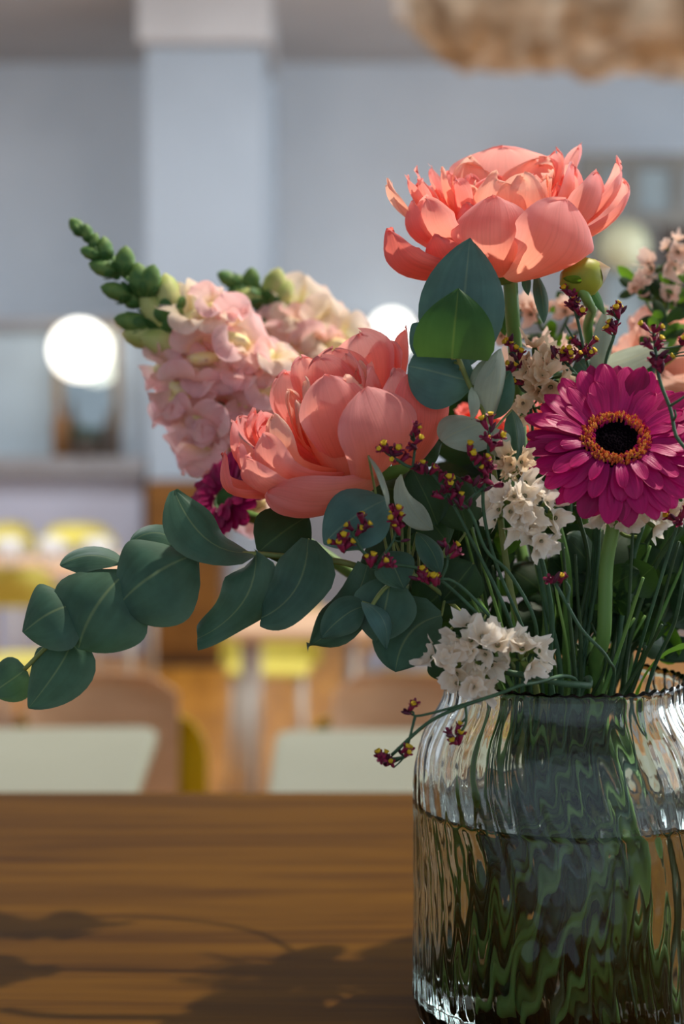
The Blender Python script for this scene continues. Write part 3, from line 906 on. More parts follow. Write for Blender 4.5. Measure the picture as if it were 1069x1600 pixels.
def settle_stems(rounds=110):
    """push the stems apart, off the petals and leaves and inside the glass, keeping their course smooth"""
    P0 = [np.array([tuple(p) for p in e['pts']]) for e in ST]; D = [np.zeros_like(p) for p in P0]
    rad = [np.linspace(e['r0'], e['r1'], len(p)) for e, p in zip(ST, P0)]
    free = []
    for e, p in zip(ST, P0):
        a = np.concatenate([[0], np.cumsum(np.linalg.norm(np.diff(p, axis=0), axis=1))])
        free.append(np.clip((a - e['pin']) / 0.02, 0, 1) if e['pin'] else np.ones(len(p)))
    ids = [top(e['root']) for e in ST]
    SOON.clear()
    inside = []
    for p in P0:                                         # where each stem has gone down into the glass
        k = len(p) - 1
        while k > 0 and p[k][2] < VC.z + VH + 0.003:
            k -= 1
        inside.append(k)
    ob, own = [], []
    for r, _, lo, hi, vs, fs in OB:
        if len(vs) > 5000:
            continue                                     # the vessel is handled by its inner radius
        pts = list(vs) + [vs[list(f)].mean(0) for f in fs]
        ob += pts; own += [r] * len(pts)
    kdo = KDTree(len(ob))
    for i, p in enumerate(ob):
        kdo.insert(p, i)
    kdo.balance()
    own_i = np.array([i for i, p in enumerate(P0) for _ in p]); allr = np.concatenate(rad); rmax = allr.max()
    for it in range(rounds):
        cur = [p + d for p, d in zip(P0, D)]; flat = np.concatenate(cur)
        kd = KDTree(len(flat))
        for i, p in enumerate(flat):
            kd.insert(p, i)
        kd.balance()
        push = np.zeros_like(flat)
        for i in range(len(flat)):
            p = flat[i]; si = own_i[i]; r = allr[i]
            for q, j, d in kd.find_range(p, r + rmax + 0.0022):
                if own_i[j] == si:
                    continue
                need = math.sqrt((r + allr[j] + 0.0007) ** 2 + 0.0017 ** 2)
                if d < need:
                    v = p - np.array(q)
                    if d < 1e-6:
                        v = np.array([math.cos(si), math.sin(si), 0.0]) * 1e-4
                    push[i] += v / (np.linalg.norm(v) + 1e-9) * (need - d) * 0.55
            for q, j, d in kdo.find_range(p, r + 0.0020):
                if own[j] is not ids[si] and d > 1e-7:
                    push[i] += (p - np.array(q)) / d * (r + 0.0020 - d) * 0.5
        k = 0
        for s in range(len(ST)):
            n = len(P0[s]); pu = push[k:k + n]; k += n
            ln = np.linalg.norm(pu, axis=1, keepdims=True); pu = pu * np.minimum(1, 0.003 / np.maximum(ln, 1e-9))
            d = D[s] + pu
            for _ in range(2 if it < rounds - 8 else 1):
                m = d.copy(); m[1:-1] = 0.5 * d[1:-1] + 0.25 * (d[:-2] + d[2:]); m[-1] = 0.6 * d[-1] + 0.4 * d[-2]
                d = m
            d *= free[s][:, None]
            c = P0[s] + d
            for a in range(n):                           # stay inside the glass and off its floor
                z = c[a][2] - VC.z
                rr = math.hypot(c[a][0] - VC.x, c[a][1] - VC.y); lip = VRAD(VH)
                if a <= inside[s] and VH - 0.003 < z < VH + 0.0045 + rad[s][a] and lip - 0.002 < rr < lip + 0.006 and free[s][a] > 0:
                    c[a][2] = VC.z + VH + 0.0045 + rad[s][a]             # lies over the lip
                    continue
                if a < inside[s] and z < VH + 0.002 and free[s][a] > 0:      # hangs outside: keep off the shoulder
                    lim = VRAD(max(0.02, z)) + 0.0045 + rad[s][a] + 0.0012
                    dx, dy = c[a][0] - VC.x, c[a][1] - VC.y; rr = math.hypot(dx, dy)
                    if rr < lim:
                        c[a][0] = VC.x + dx / rr * lim; c[a][1] = VC.y + dy / rr * lim
                elif a >= inside[s] and z < VH + 0.005 and free[s][a] > 0:
                    lim = VRAD(min(z, VH)) - rad[s][a] - 0.0012
                    if z < 0.022:
                        lim -= 0.005
                    dx, dy = c[a][0] - VC.x, c[a][1] - VC.y; rr = math.hypot(dx, dy)
                    if rr > lim:
                        c[a][0] = VC.x + dx / rr * lim; c[a][1] = VC.y + dy / rr * lim
                    c[a][2] = max(c[a][2], VC.z + 0.0118 + rad[s][a])
            D[s] = c - P0[s]
    for e, p, d in zip(ST, P0, D):
        e['pts'] = [V(q) for q in p + d]
        dt_ = tube(e['pts'], e['r0'], e['r1'], e['seg'], 1)
        old = e['obj'].data
        e['obj'].data = mesh(e['obj'].name.split('.')[0], dt_, e['mat'], ORG[e['obj']])
        bpy.data.meshes.remove(old)
        solid(top(e['root']), dt_[0], dt_[1])


def nearest(root, q, zmin=None):
    pts = [p for p in STEM[root]['pts'] if p.z > VC.z + VH + 0.004] or STEM[root]['pts']
    return min(pts, key=lambda p: (p - q).length)


def clear_tube(root, a, b, r0, r1, rnd_, sag=0.0, tries=40, mid=None, skip=()):
    """a twig from a to b that bends round whatever is in its way"""
    L = (b - a).length; first = None
    for k in range(tries):
        m = (V(mid) if mid is not None else (a + b) * 0.5 + V((0, 0.1 * L, -sag))) + V((rnd_.uniform(-1, 1), rnd_.uniform(-1, 1), rnd_.uniform(-1, 1))) * L * 0.02 * k
        dt_ = tube([a, m, b], r0, r1, 6, 5)
        first = first or dt_
        if not hits(root, dt_, skip):
            return dt_
    return first


#@@FLOWERS
# ------------------------------------------------------------------ peonies
def peony(name, label, base, K, axis, plist, stem, fill=None, deep=(), pale=(), seed=1):
    """base, K: (px, py, depth) of the receptacle and of the flower's centre; plist: petals by their tips"""
    rnd = random.Random(seed)
    t = thing(name, label, 'flower', stem[-1])
    B = P(*base); KC = P(*K); ax_ = V(axis).normalized()
    stem_part(t, stem, 0.0038, 0.0034, 10, 'stem')
    # receptacle with sepals
    mk('receptacle', lathe([(0.0, -0.006), (0.005, -0.005), (0.009, 0.0), (0.009, 0.006), (0.0, 0.010)], 16, axis=ax_, at=B), 'stem', t)
    for k, p in enumerate(plist):
        x, y, dd, w, bul = p[:5]
        opt = p[5] if len(p) > 5 else {}
        d = K[2] + dd / 1000.0
        T = P(x, y, d); W = w * d / F
        b = P(opt['b'][0], opt['b'][1], K[2] + opt['b'][2] / 1000.0) if 'b' in opt else B + (T - B).normalized() * 0.006
        mid = (b + T) * 0.5
        out = opt.get('out')
        out = V(out) if out is not None else (mid - KC - ax_ * (mid - KC).dot(ax_) * 0.35)
        m = opt.get('m', 'peony')
        dt_ = sheet(b, T, out, W * 1.22, bulge=bul / 1000.0 * 1.15, cup=opt.get('cup', 0.85), vm=opt.get('vm', 0.70), b0=opt.get('b0', 0.40), tp=opt.get('tp', 0.5), bp=0.8,
                    nu=12, nv=14, ruf=opt.get('ruf', 0.004), rfreq=2.2, jag=opt.get('jag', 0.06), roll=opt.get('roll', 0.0), seed=k * 1.37 + seed)
        mk('petal', dt_, m, t)
    e1 = ax_.cross(V((0, 1, 0.2))).normalized(); e2 = ax_.cross(e1).normalized()
    for (n, R, Hh, W, bul, a0, a1, m) in (fill or []):
        for k in range(n):
            a = math.radians(a0 + (a1 - a0) * (k + rnd.uniform(0.2, 0.8)) / n)
            rr = R * rnd.uniform(0.85, 1.1); hh = Hh * rnd.uniform(0.88, 1.1)
            dr = e1 * math.cos(a) + e2 * math.sin(a)
            T = B + dr * rr + ax_ * hh
            b = B + dr * 0.007
            mk('petal', sheet(b, T, dr, W * rnd.uniform(0.85, 1.15), bulge=bul, cup=0.8, vm=0.6, b0=0.4, nu=10, nv=12, ruf=0.006, jag=0.1, seed=rnd.uniform(0, 90)), m, t)
    return t


# upper peony -------------------------------------------------------
D1 = 0.772
up = [
    # back petals, inner side lit
    (785, 227, 30, 150, 12, dict(cup=0.9, jag=0.03)),
    (735, 243, 26, 80, 8, dict(m='peony_pale', ruf=0.010, jag=0.12)),
    (838, 236, 26, 90, 8, dict(m='peony_pale', ruf=0.010, jag=0.12)),
    (869, 229, 22, 60, 8, dict(tp=0.8)),
    (906, 224, 16, 48, 8, dict(vm=0.8)),
    (700, 266, 20, 80, 8, {}),
    (674, 255, 16, 56, 8, dict(tp=0.8)),
    (650, 260, 10, 56, 9, dict(tp=0.7)),
    # inner cluster
    (768, 275, -8, 104, 9, dict(jag=0.08)),
    (832, 270, -10, 104, 10, dict(jag=0.05)),
    (858, 250, 8, 60, 6, dict(m='peony_pale', ruf=0.010, jag=0.15)),
    (888, 250, -6, 92, 12, {}),
    (712, 276, -10, 66, 8, {}),
    (690, 262, 2, 60, 7, dict(m='peony_pale', tp=0.8)),
    (638, 266, 2, 56, 12, dict(tp=0.8)),
    (609, 280, -6, 34, 12, dict(tp=1.0, m='peony_pale', cup=0.4, vm=0.55)),
    (730, 318, -18, 66, 9, {}),
    (815, 306, -22, 66, 8, dict(tp=0.8)),
    # right side
    (963, 246, 2, 100, 18, dict(tp=0.8, vm=0.62)),
    (970, 276, 10, 90, 20, dict(tp=0.7, vm=0.62)),
    (930, 262, -18, 116, 16, dict(jag=0.06)),
    # left body
    (668, 304, -22, 100, 16, {}),
    (644, 314, -8, 90, 16, {}),
    (612, 355, -4, 112, 20, dict(m='peony_deep', vm=0.62, b=(765, 436, 0))),
    (622, 364, -18, 100, 20, dict(m='peony_deep', roll=0.10, b=(765, 436, -6))),
    (690, 370, -28, 90, 13, dict(m='peony_deep', roll=0.12)),
    # front
    (770, 303, -34, 116, 17, dict(jag=0.05, b=(780, 434, -14))),
    (884, 312, -36, 144, 18, dict(jag=0.0, b=(798, 440, -14))),
]
s1 = P(797, 430, D1)
st1 = stem_path(s1, -0.15, 0.25, 0.35, 0.2, P(800, 480, D1), P(806, 560, D1 + 0.012), P(820, 760, D1 + 0.02), P(860, 950, D1 + 0.012))
pe1 = peony('peony', 'large open coral peony standing highest above the vase', (790, 428, D1), (788, 338, D1), (0.0, -0.12, 1), up, st1,
            fill=[(9, 0.045, 0.050, 0.040, 0.012, 180, 360, 'peony'), (8, 0.020, 0.046, 0.028, 0.006, 0, 360, 'peony_pale'), (6, 0.026, 0.050, 0.026, 0.005, 180, 360, 'peony')], seed=3)
mk('sepal', sheet(P(775, 420, D1), P(757, 434, D1 - 0.012), V((0, -0.3, -1)), 0.014, bulge=0.002, cup=0.5), 'stem_dark', pe1)
mk('leaf', sheet(P(838, 428, D1 - 0.004), P(850, 506, D1 - 0.01), V((0.5, -1, 0.2)), 28 * px, bulge=0.002, cup=0.5, vm=0.45, tp=0.9), 'eucalyptus', pe1)
mk('leaf', sheet(P(822, 426, D1 + 0.004), P(826, 462, D1 + 0.0), V((-0.5, -1, 0.2)), 16 * px, bulge=0.002, cup=0.5, vm=0.45, tp=0.9), 'eucalyptus_blue', pe1)
mk('leaf', sheet(P(775, 470, D1 + 0.02), P(790, 525, D1 + 0.02), V((-0.3, -1, 0)), 22 * px, bulge=0.002, cup=0.5, vm=0.45, tp=0.9), 'leaf_dark', pe1)

# drooping left peony -------------------------------------------------
D2 = 0.742
lp = [
    # far petals along the top
    (560, 514, 26, 120, 12, {}),
    (604, 528, 20, 104, 9, {}),
    (518, 538, 20, 96, 9, {}),
    (632, 505, 12, 56, 8, dict(vm=0.75, m='peony_deep')),
    (470, 548, 14, 56, 9, {}),
    (498, 554, 6, 76, 9, {}),
    (540, 546, 0, 96, 9, {}),
    (446, 578, 12, 104, 12, {}),
    (452, 604, 4, 76, 9, dict(m='peony_pale')),
    (480, 590, -4, 52, 9, dict(m='peony_pale')),
    (575, 568, -8, 86, 8, {}),
    (614, 570, -16, 104, 12, {}),
    # left, open side
    (398, 638, 14, 92, 16, {}),
    (368, 654, 2, 100, 20, {}),
    (352, 704, -2, 100, 24, dict(m='peony_deep')),
    (374, 688, -10, 70, 18, {}),
    (426, 646, -12, 96, 15, dict(m='peony_pale')),
    (412, 674, -22, 110, 18, {}),
    (386, 708, -28, 96, 18, {}),
    # bottom and front
    (416, 770, -26, 96, 12, dict(jag=0.02, b=(602, 748, -6), out=(-0.1, -0.7, -0.75))),
    (506, 585, -24, 100, 13, dict(jag=0.02)),
    (652, 582, -12, 84, 12, dict(m='peony_deep', b=(630, 738, 0), out=(0.45, -0.9, 0.0), cup=0.5)),
    (572, 606, -36, 134, 17, dict(jag=0.0, b=(578, 752, -12))),
]
s2 = P(560, 764, D2 + 0.008)
st2 = stem_path(s2, -0.5, 0.0, -0.2, 0.4, P(590, 790, D2 + 0.016), P(680, 870, D2 + 0.025), P(760, 980, D2 + 0.02))
pe2 = peony('peony', 'drooping coral peony beside the snapdragons, above the eucalyptus branch', (556, 756, D2 + 0.004), (525, 655, D2), (-0.25, -0.2, 1.0), lp, st2,
            fill=[(8, 0.045, 0.042, 0.040, 0.012, 180, 360, 'peony'), (7, 0.02, 0.052, 0.028, 0.005, 0, 360, 'peony_pale')], seed=11)
mk('sepal', sheet(P(580, 752, D2), P(634, 726, D2 - 0.02), V((0.3, -0.5, -1)), 0.018, bulge=0.003, cup=0.6), 'stem', pe2)

# peonies at the back ------------------------------------------------
D3 = 0.93
st3 = stem_path(P(1060, 640, D3), 0.7, 0.5, -0.4, -0.3, P(1030, 760, D3 - 0.02), P(980, 930, D3 - 0.08))
peony('peony', 'pale peach peony behind the magenta gerbera', (1070, 640, D3), (1075, 580, D3), (0.1, -0.3, 1), [], st3,
      fill=[(10, 0.055, 0.035, 0.046, 0.014, 0, 360, 'peony_faded'), (9, 0.042, 0.052, 0.040, 0.010, 0, 360, 'peony_faded'), (6, 0.02, 0.056, 0.03, 0.004, 0, 360, 'peony_pale')], seed=21)
D4 = 0.86
st4 = stem_path(P(790, 690, D4), -0.2, 0.7, 0.2, -0.5, P(800, 800, D4 - 0.02), P(830, 930, D4 - 0.04))
peony('peony', 'small coral peony deep inside, between the eucalyptus and the gerbera', (790, 690, D4), (790, 640, D4), (0.0, -0.3, 1), [], st4,
      fill=[(9, 0.026, 0.020, 0.030, 0.008, 0, 360, 'peony_deep'), (7, 0.016, 0.030, 0.026, 0.006, 0, 360, 'peony')], seed=25)

# closed peony bud under the upper peony
DB = 0.757
bq = P(886, 441, DB); tipb = P(950, 420, DB + 0.004); axb = (tipb - bq).normalized(); Lb = (tipb - bq).length
stb = stem_path(P(900, 438, DB), 0.3, 0.5, -0.2, 0.5, P(918, 470, DB), P(935, 520, DB + 0.04), P(930, 700, DB + 0.06), P(905, 920, DB + 0.05))
bd = thing('peony_bud', 'closed yellow green bud with brown tip under the upper coral peony', 'flower bud', stb[-1])
stem_part(bd, stb, 0.0026, 0.0026, 8, 'stem')
prof = [(0.0, -0.004), (0.006, -0.001), (0.0095, Lb * 0.25), (0.0098, Lb * 0.5), (0.007, Lb * 0.72), (0.0035, Lb * 0.9), (0.0006, Lb)]
mk('bud_body', lathe(prof, 20, axis=axb, at=bq, lobes=3, amp=0.05), 'pbud', bd)
mk('bud_tip', lathe([(0.0072, Lb * 0.72), (0.0052, Lb * 0.84), (0.002, Lb * 0.98), (0.0003, Lb * 1.06)], 14, axis=axb, at=bq), 'frame', bd)
mk('leaf', sheet(P(912, 440, DB + 0.004), P(945, 492, DB + 0.01), V((0.4, -1, 0.3)), 22 * px, bulge=0.002, cup=0.4, vm=0.4, tp=0.9), 'eucalyptus_green', bd)
mk('leaf', sheet(P(880, 440, DB + 0.002), P(905, 432, DB - 0.012), V((0.0, -1, -0.8)), 26 * px, bulge=0.003, cup=0.7, vm=0.5), 'leaf_bright', bd)


# ------------------------------------------------------------------ gerberas
def gerbera(name, label, c, n, R, stem, seed=5, dark=False, eye=True, tilt=20):
    rnd = random.Random(seed)
    t = thing(name, label, 'flower', stem[-1])
    n = V(n).normalized()
    right = V((1, 0, 0)); right = (right - n * right.dot(n)).normalized(); up_ = n.cross(right)
    if up_.z < 0:
        up_ = -up_
    stem_part(t, stem, 0.0034, 0.0042, 10, 'stem', pin=0.02)
    mk('involucre', lathe([(0.003, -R * 0.36), (R * 0.16, -R * 0.27), (R * 0.25, -R * 0.11), (R * 0.28, -R * 0.02)], 18, axis=n, at=c), 'sepal', t)
    r0 = R * 0.36
    layers = [(21, 1.0, 0.0, -0.0018, 0.19), (21, 0.97, 0.5, -0.0003, 0.18), (18, 0.80, 0.25, 0.0012, 0.15), (15, 0.66, 0.1, 0.0024, 0.10)]
    for li, (cnt, Lr, ph, dz, wr) in enumerate(layers):
        for k in range(cnt):
            a = 2 * PI * (k + ph + rnd.uniform(-0.22, 0.22)) / cnt
            dr = right * math.cos(a) + up_ * math.sin(a)
            e = math.radians(tilt * math.sin(a) + rnd.uniform(-5, 5) + (4 if li >= 2 else 0) + (10 if li == 3 else 0))
            ln = R * Lr * rnd.uniform(0.93, 1.04)
            if li >= 2 and math.sin(a) > 0.2 and rnd.random() < 0.35:
                continue
            dv = dr * math.cos(e) + n * math.sin(e)
            b = c + dr * r0 * 0.92 + n * dz
            T = c + dr * r0 * 0.9 + dv * (ln - r0 * 0.9) + n * dz
            nn = -(n * math.cos(e) - dr * math.sin(e))
            mk('ray_petal', sheet(b, T, nn, R * wr * 1.36 * rnd.uniform(0.9, 1.1), bulge=-0.0012, cup=0.3 if rnd.random() < 0.75 else -0.25, vm=0.62, b0=0.42, tp=0.55, nu=6, nv=10,
                                  ruf=0.0012, rfreq=1.5, roll=rnd.uniform(-0.06, 0.05), jag=0.02, seed=rnd.uniform(0, 99), twist=rnd.uniform(-0.25, 0.25)),
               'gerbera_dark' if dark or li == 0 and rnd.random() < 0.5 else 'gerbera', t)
    if eye:
        mk('disc', lathe([(r0 * 1.0, -0.002), (r0 * 0.98, 0.0015), (r0 * 0.75, 0.0032), (r0 * 0.6, 0.0022), (r0 * 0.5, 0.0012), (r0 * 0.25, 0.0022), (0.0003, 0.0025)], 40, axis=n, at=c), 'disc_black', t)
        fl_m = mesh('disc_floret', lathe([(0.00055, 0), (0.00065, 0.0022), (0.00035, 0.003)], 6), 'disc_orange')
        fl_y = mesh('disc_floret', lathe([(0.0005, 0), (0.0005, 0.0022), (0.0008, 0.003), (0.0002, 0.0034)], 6), 'disc_yellow')
        # ring of tiny florets, too many and too small to pick apart: one part each of two kinds
        for mat_, cnt, lo, hi, hgt in (('disc_orange', 330, 0.66, 1.02, 1.0), ('disc_yellow', 130, 0.70, 1.0, 1.2), ('gerbera', 190, 0.60, 1.08, 0.95)):
            acc = []
            for k in range(cnt):
                a = rnd.uniform(0, 2 * PI); rr = r0 * rnd.uniform(lo, hi)
                dr = right * math.cos(a) + up_ * math.sin(a)
                q = c + dr * rr + n * (0.0012 + 0.0014 * math.sin(PI * (rr / r0 - 0.5) / 0.55))
                axf = (n + dr * rnd.uniform(-0.15, 0.5) + right * rnd.uniform(-.2, .2)).normalized()
                acc.append(lathe([(0.0005, 0), (0.0006, 0.0016 * hgt), (0.0003, 0.0024 * hgt), (0.0001, 0.0027 * hgt)], 5, axis=axf, at=q))
            o = mk('disc_floret_ring', join(*acc), mat_, t); o['kind'] = 'stuff'
        acc = []
        for k in range(240):
            a = rnd.uniform(0, 2 * PI); rr = r0 * 0.6 * math.sqrt(rnd.random())
            q = c + (right * math.cos(a) + up_ * math.sin(a)) * rr + n * 0.0016
            acc.append(lathe([(0.0006, 0), (0.0006, 0.0008), (0.0001, 0.0013)], 5, axis=n, at=q))
        o = mk('eye_floret_bed', join(*acc), 'disc_black', t); o['kind'] = 'stuff'
    return t


DG = 0.728
GC = P(962, 690, DG)
gst = stem_path(GC + V((0, 0.012, -0.016)), 0.28, -0.15, 0.05, -0.4, P(962, 800, DG + 0.02), P(948, 880, DG + 0.022), P(944, 990, DG + 0.022))
gerbera('gerbera', 'bright magenta gerbera with a black eye ringed in orange', GC, (-0.06, -math.cos(math.radians(41)), math.sin(math.radians(41))), 0.0445, gst)
GC2 = P(352, 772, 0.84)
gst2 = stem_path(GC2 + V((0.012, 0, -0.012)), -0.6, 0.45, 0.4, 0.1, P(450, 830, 0.83), P(600, 930, 0.82), P(740, 1020, 0.80))
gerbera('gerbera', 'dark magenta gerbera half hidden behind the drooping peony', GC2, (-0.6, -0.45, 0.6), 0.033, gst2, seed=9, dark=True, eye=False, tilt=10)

#@@LEAVES
# ------------------------------------------------------------------ eucalyptus
def leaf(root, b, t, w, n=(0, -1, 0.4), db=0.0, dt=0.0, D=0.74, bend=0.003, cup=0.25, vm=0.42, b0=0.12, tp=0.75, m='eucalyptus', mid=None, twist=0.0, fold=0.08,
         ruf=0.0015, wave=0.0, name='leaf', seed=None):
    sd = seed if seed is not None else b[0] * 0.013 + t[1] * 0.007
    best = None
    steps = [0] + [k * sg for k in range(2, 27, 2) for sg in (1, -1)]
    for sb, s_ in [(0, k) for k in steps[:13]] + [(k, k) for k in steps[1:]] + [(k, 1.6 * k) for k in steps[1:]]:   # tilt it, then shift it, until it is clear of the flowers
        d0, d1 = D + (db + sb) / 1000.0, D + (dt + s_) / 1000.0
        B, T = P(b[0], b[1], d0), P(t[0], t[1], d1)
        c = None
        if mid:
            md = (d0 + d1) / 2 + (mid[2] / 1000.0 if len(mid) > 2 else -bend)
            q = P(mid[0], mid[1], md); c = q * 2 - (B + T) * 0.5
        dt_ = sheet(B, T, n, w * 1.22 * (d0 + d1) / 2 / F, ctrl=c, bulge=bend, cup=cup, vm=vm, b0=b0, tp=tp, bp=0.7, nu=10, nv=14, ruf=ruf, twist=twist, fold=fold, wave=wave, seed=sd)
        best = best or dt_
        if not hits(root, dt_):
            best = dt_
            break
    o = mk(name, best, m, root)
    base = sum((best[0][k] for k in range(11)), V((0, 0, 0))) / 11

    def petiole():
        q = nearest(root, base)
        if (q - base).length > 0.0012:
            mk('twig', clear_tube(root, q, base, 0.0008, 0.0006, random.Random(int(sd * 1000))), 'stem_euc', root)
    LATER.append(petiole)
    return o


# long branch reaching left --------------------------------------------
DE = 0.735
est = stem_path(P(38, 1046, DE), -0.72, -0.15, 0.5, -0.1, P(85, 1000, DE), P(150, 950, DE), P(215, 905, DE), P(295, 874, DE), P(385, 866, DE), P(470, 872, DE + 0.004),
                P(560, 886, DE + 0.010), P(650, 950, DE + 0.018))
eu = thing('eucalyptus_branch', 'long eucalyptus branch reaching out sideways over the table', 'foliage', est[-1])
stem_part(eu, est, 0.0011, 0.0024, 8, 'stem_euc', pin=0.2)
L_ = lambda *a, **k: leaf(eu, *a, D=DE, **k)
L_((40, 1046), (-14, 1082), 62, n=(0.2, -1, 0.3), dt=6, cup=0.5, bend=-0.003)
L_((112, 1000), (44, 1106), 92, n=(-0.2, -1, 0.5), dt=-6, mid=(92, 1042, -4), cup=0.3, vm=0.45)
L_((124, 942), (36, 988), 108, n=(-0.1, -1, 0.6), dt=-4, cup=0.35, vm=0.45, mid=(78, 958, -6))
L_((200, 892), (122, 1014), 146, n=(-0.1, -1, 0.5), dt=-8, cup=0.4, vm=0.5, mid=(150, 948, -8), tp=0.55)
L_((190, 880), (94, 884), 52, n=(0.1, -0.8, 1), dt=8, cup=0.4, vm=0.55, mid=(140, 868, 4))
L_((306, 866), (186, 946), 142, n=(-0.1, -1, 0.5), dt=-8, cup=0.45, vm=0.5, mid=(240, 898, -10), tp=0.55)
L_((285, 858), (202, 850), 52, n=(0.1, -0.8, 1), dt=10, cup=0.4, vm=0.5, mid=(245, 832, 4))
L_((392, 864), (272, 766), 62, n=(0.3, -1, 0.6), dt=-4, cup=0.3, vm=0.5, mid=(322, 842, -4), twist=1.4, wave=0.008)
L_((400, 860), (308, 998), 66, n=(-0.4, -1, 0.2), dt=-6, cup=0.3, vm=0.34, tp=0.8, mid=(380, 940, -6), twist=-1.5, wave=0.008)
L_((404, 862), (482, 806), 88, n=(0.1, -1, 0.5), db=6, dt=16, cup=0.4, m='leaf_dark')
L_((482, 842), (408, 966), 70, n=(-0.3, -1, 0.2), dt=-8, cup=0.3, vm=0.36, tp=0.6, mid=(462, 920, -8), twist=-1.3, wave=0.008)
L_((470, 872), (455, 940), 60, n=(0.6, -1, 0.1), db=4, dt=8, cup=0.4, m='leaf_dark')
L_((574, 884), (480, 1012), 62, n=(-0.3, -1, 0.2), db=4, dt=-4, cup=0.3, vm=0.38, mid=(540, 960, -4), twist=-1.2, wave=0.007)

# lower centre branch ----------------------------------------------------
est = stem_path(P(575, 955, DE - 0.02), -0.55, -0.5, 0.15, 0.5, P(605, 916, DE - 0.012), P(650, 900, DE), P(720, 960, DE + 0.01))
e2 = thing('eucalyptus_branch', 'short eucalyptus branch hanging below the drooping peony', 'foliage', est[-1])
stem_part(e2, est, 0.0010, 0.0022, 8, 'stem_euc', pin=0.03)
L_ = lambda *a, **k: leaf(e2, *a, D=DE - 0.012, **k)
L_((612, 900), (588, 1004), 86, n=(0.1, -1, 0.2), db=4, dt=4, cup=0.3, vm=0.45)
L_((574, 948), (502, 998), 50, n=(-0.1, -1, 0.3), dt=-2, cup=0.35, vm=0.5, mid=(540, 960, -2))
L_((566, 940), (604, 1014), 38, n=(0.8, -1, 0.4), db=-6, dt=-8, cup=0.5, vm=0.5, mid=(598, 968, -6), m='eucalyptus_blue')
L_((606, 862), (632, 920), 56, n=(-0.3, -1, 0.4), dt=-4, cup=0.3, m='eucalyptus')
L_((606, 780), (506, 850), 92, n=(-0.2, -1, 0.5), dt=-6, cup=0.25, vm=0.45, mid=(556, 806, -4), m='eucalyptus_blue')
L_((576, 712), (606, 796), 22, n=(1, -0.5, 0.2), dt=-4, cup=0.2, vm=0.5, m='eucalyptus_grey')
L_((628, 742), (676, 828), 40, n=(0.9, -1, 0.3), dt=-4, cup=0.5, vm=0.5, mid=(642, 790, -6), twist=0.8, m='eucalyptus_grey')
L_((644, 732), (684, 820), 66, n=(0.1, -1, 0.1), db=10, dt=10, cup=0.3, vm=0.5, m='leaf_dark')
L_((652, 832), (688, 896), 36, n=(0.5, -1, 0.3), dt=-4, cup=0.4, vm=0.5)
L_((690, 962), (618, 1050), 96, n=(0.0, -1, 0.1), db=10, dt=6, cup=0.3, vm=0.5, mid=(640, 990, 6))
for b, t, w, dd in (((650, 770), (560, 762), 70, 16), ((640, 860), (560, 900), 80, 22), ((700, 850), (640, 780), 80, 24), ((720, 900), (650, 960), 90, 26), ((730, 830), (700, 740), 70, 20),
                    ((690, 1000), (730, 1060), 80, 24), ((740, 880), (690, 940), 70, 14), ((760, 960), (700, 1030), 90, 30), ((640, 700), (690, 690), 60, 20), ((600, 800), (650, 830), 70, 18)):
    L_(b, t, w, n=(0.2, -1, 0.3), db=dd, dt=dd + 4, cup=0.35, m='leaf_dark')

# upright branch before the upper peony -----------------------------------
DU = 0.722
est = stem_path(P(712, 548, DU - 0.012), -0.35, -0.45, 0.3, -0.35, P(732, 598, DU - 0.006), P(760, 655, DU), P(775, 760, DU + 0.012), P(800, 930, DU + 0.02))
e3 = thing('eucalyptus_branch', 'upright eucalyptus branch with large round leaves before the upper peony', 'foliage', est[-1])
stem_part(e3, est, 0.0012, 0.0024, 8, 'stem_euc', pin=0.03)
L_ = lambda *a, **k: leaf(e3, *a, D=DU, **k)
L_((712, 572), (735, 372), 112, n=(0.1, -1, 0.15), db=4, dt=8, cup=0.22, vm=0.42, tp=0.85, m='eucalyptus_blue', b0=0.3)
L_((706, 560), (717, 450), 106, n=(0.0, -0.35, 1), db=-14, dt=-8, cup=0.15, vm=0.16, tp=1.1, b0=0.86, m='eucalyptus_green', fold=0.05)
L_((742, 598), (638, 572), 92, n=(-0.1, -1, 0.1), db=0, dt=-2, cup=0.22, vm=0.5, tp=0.5, m='eucalyptus_blue')
L_((690, 560), (645, 505), 50, n=(-0.1, -1, 0.1), db=12, dt=12, cup=0.2, m='eucalyptus_blue')
L_((734, 602), (776, 562), 24, n=(-0.3, -1, 0.5), db=-4, dt=-8, cup=0.4, m='eucalyptus_grey')
L_((765, 656), (782, 545), 66, n=(0.8, -1, 0.2), db=0, dt=-6, cup=0.9, vm=0.45, twist=0.5, m='eucalyptus_grey')
L_((764, 656), (798, 580), 48, n=(-0.7, -1, 0.2), db=4, dt=2, cup=0.4, m='eucalyptus')
L_((738, 604), (736, 656), 22, n=(0.8, -1, 0.0), db=-6, dt=-8, cup=0.5, m='eucalyptus_grey')
L_((764, 662), (690, 690), 84, n=(-0.1, -0.7, 0.8), db=0, dt=-10, cup=0.25, vm=0.5, tp=0.5, m='eucalyptus_grey')
L_((768, 668), (784, 716), 40, n=(0.2, -1, 0.3), db=4, dt=2, cup=0.4, m='eucalyptus_grey')
L_((800, 640), (804, 730), 34, n=(0.6, -1, 0.1), db=24, dt=26, cup=0.4, m='eucalyptus')

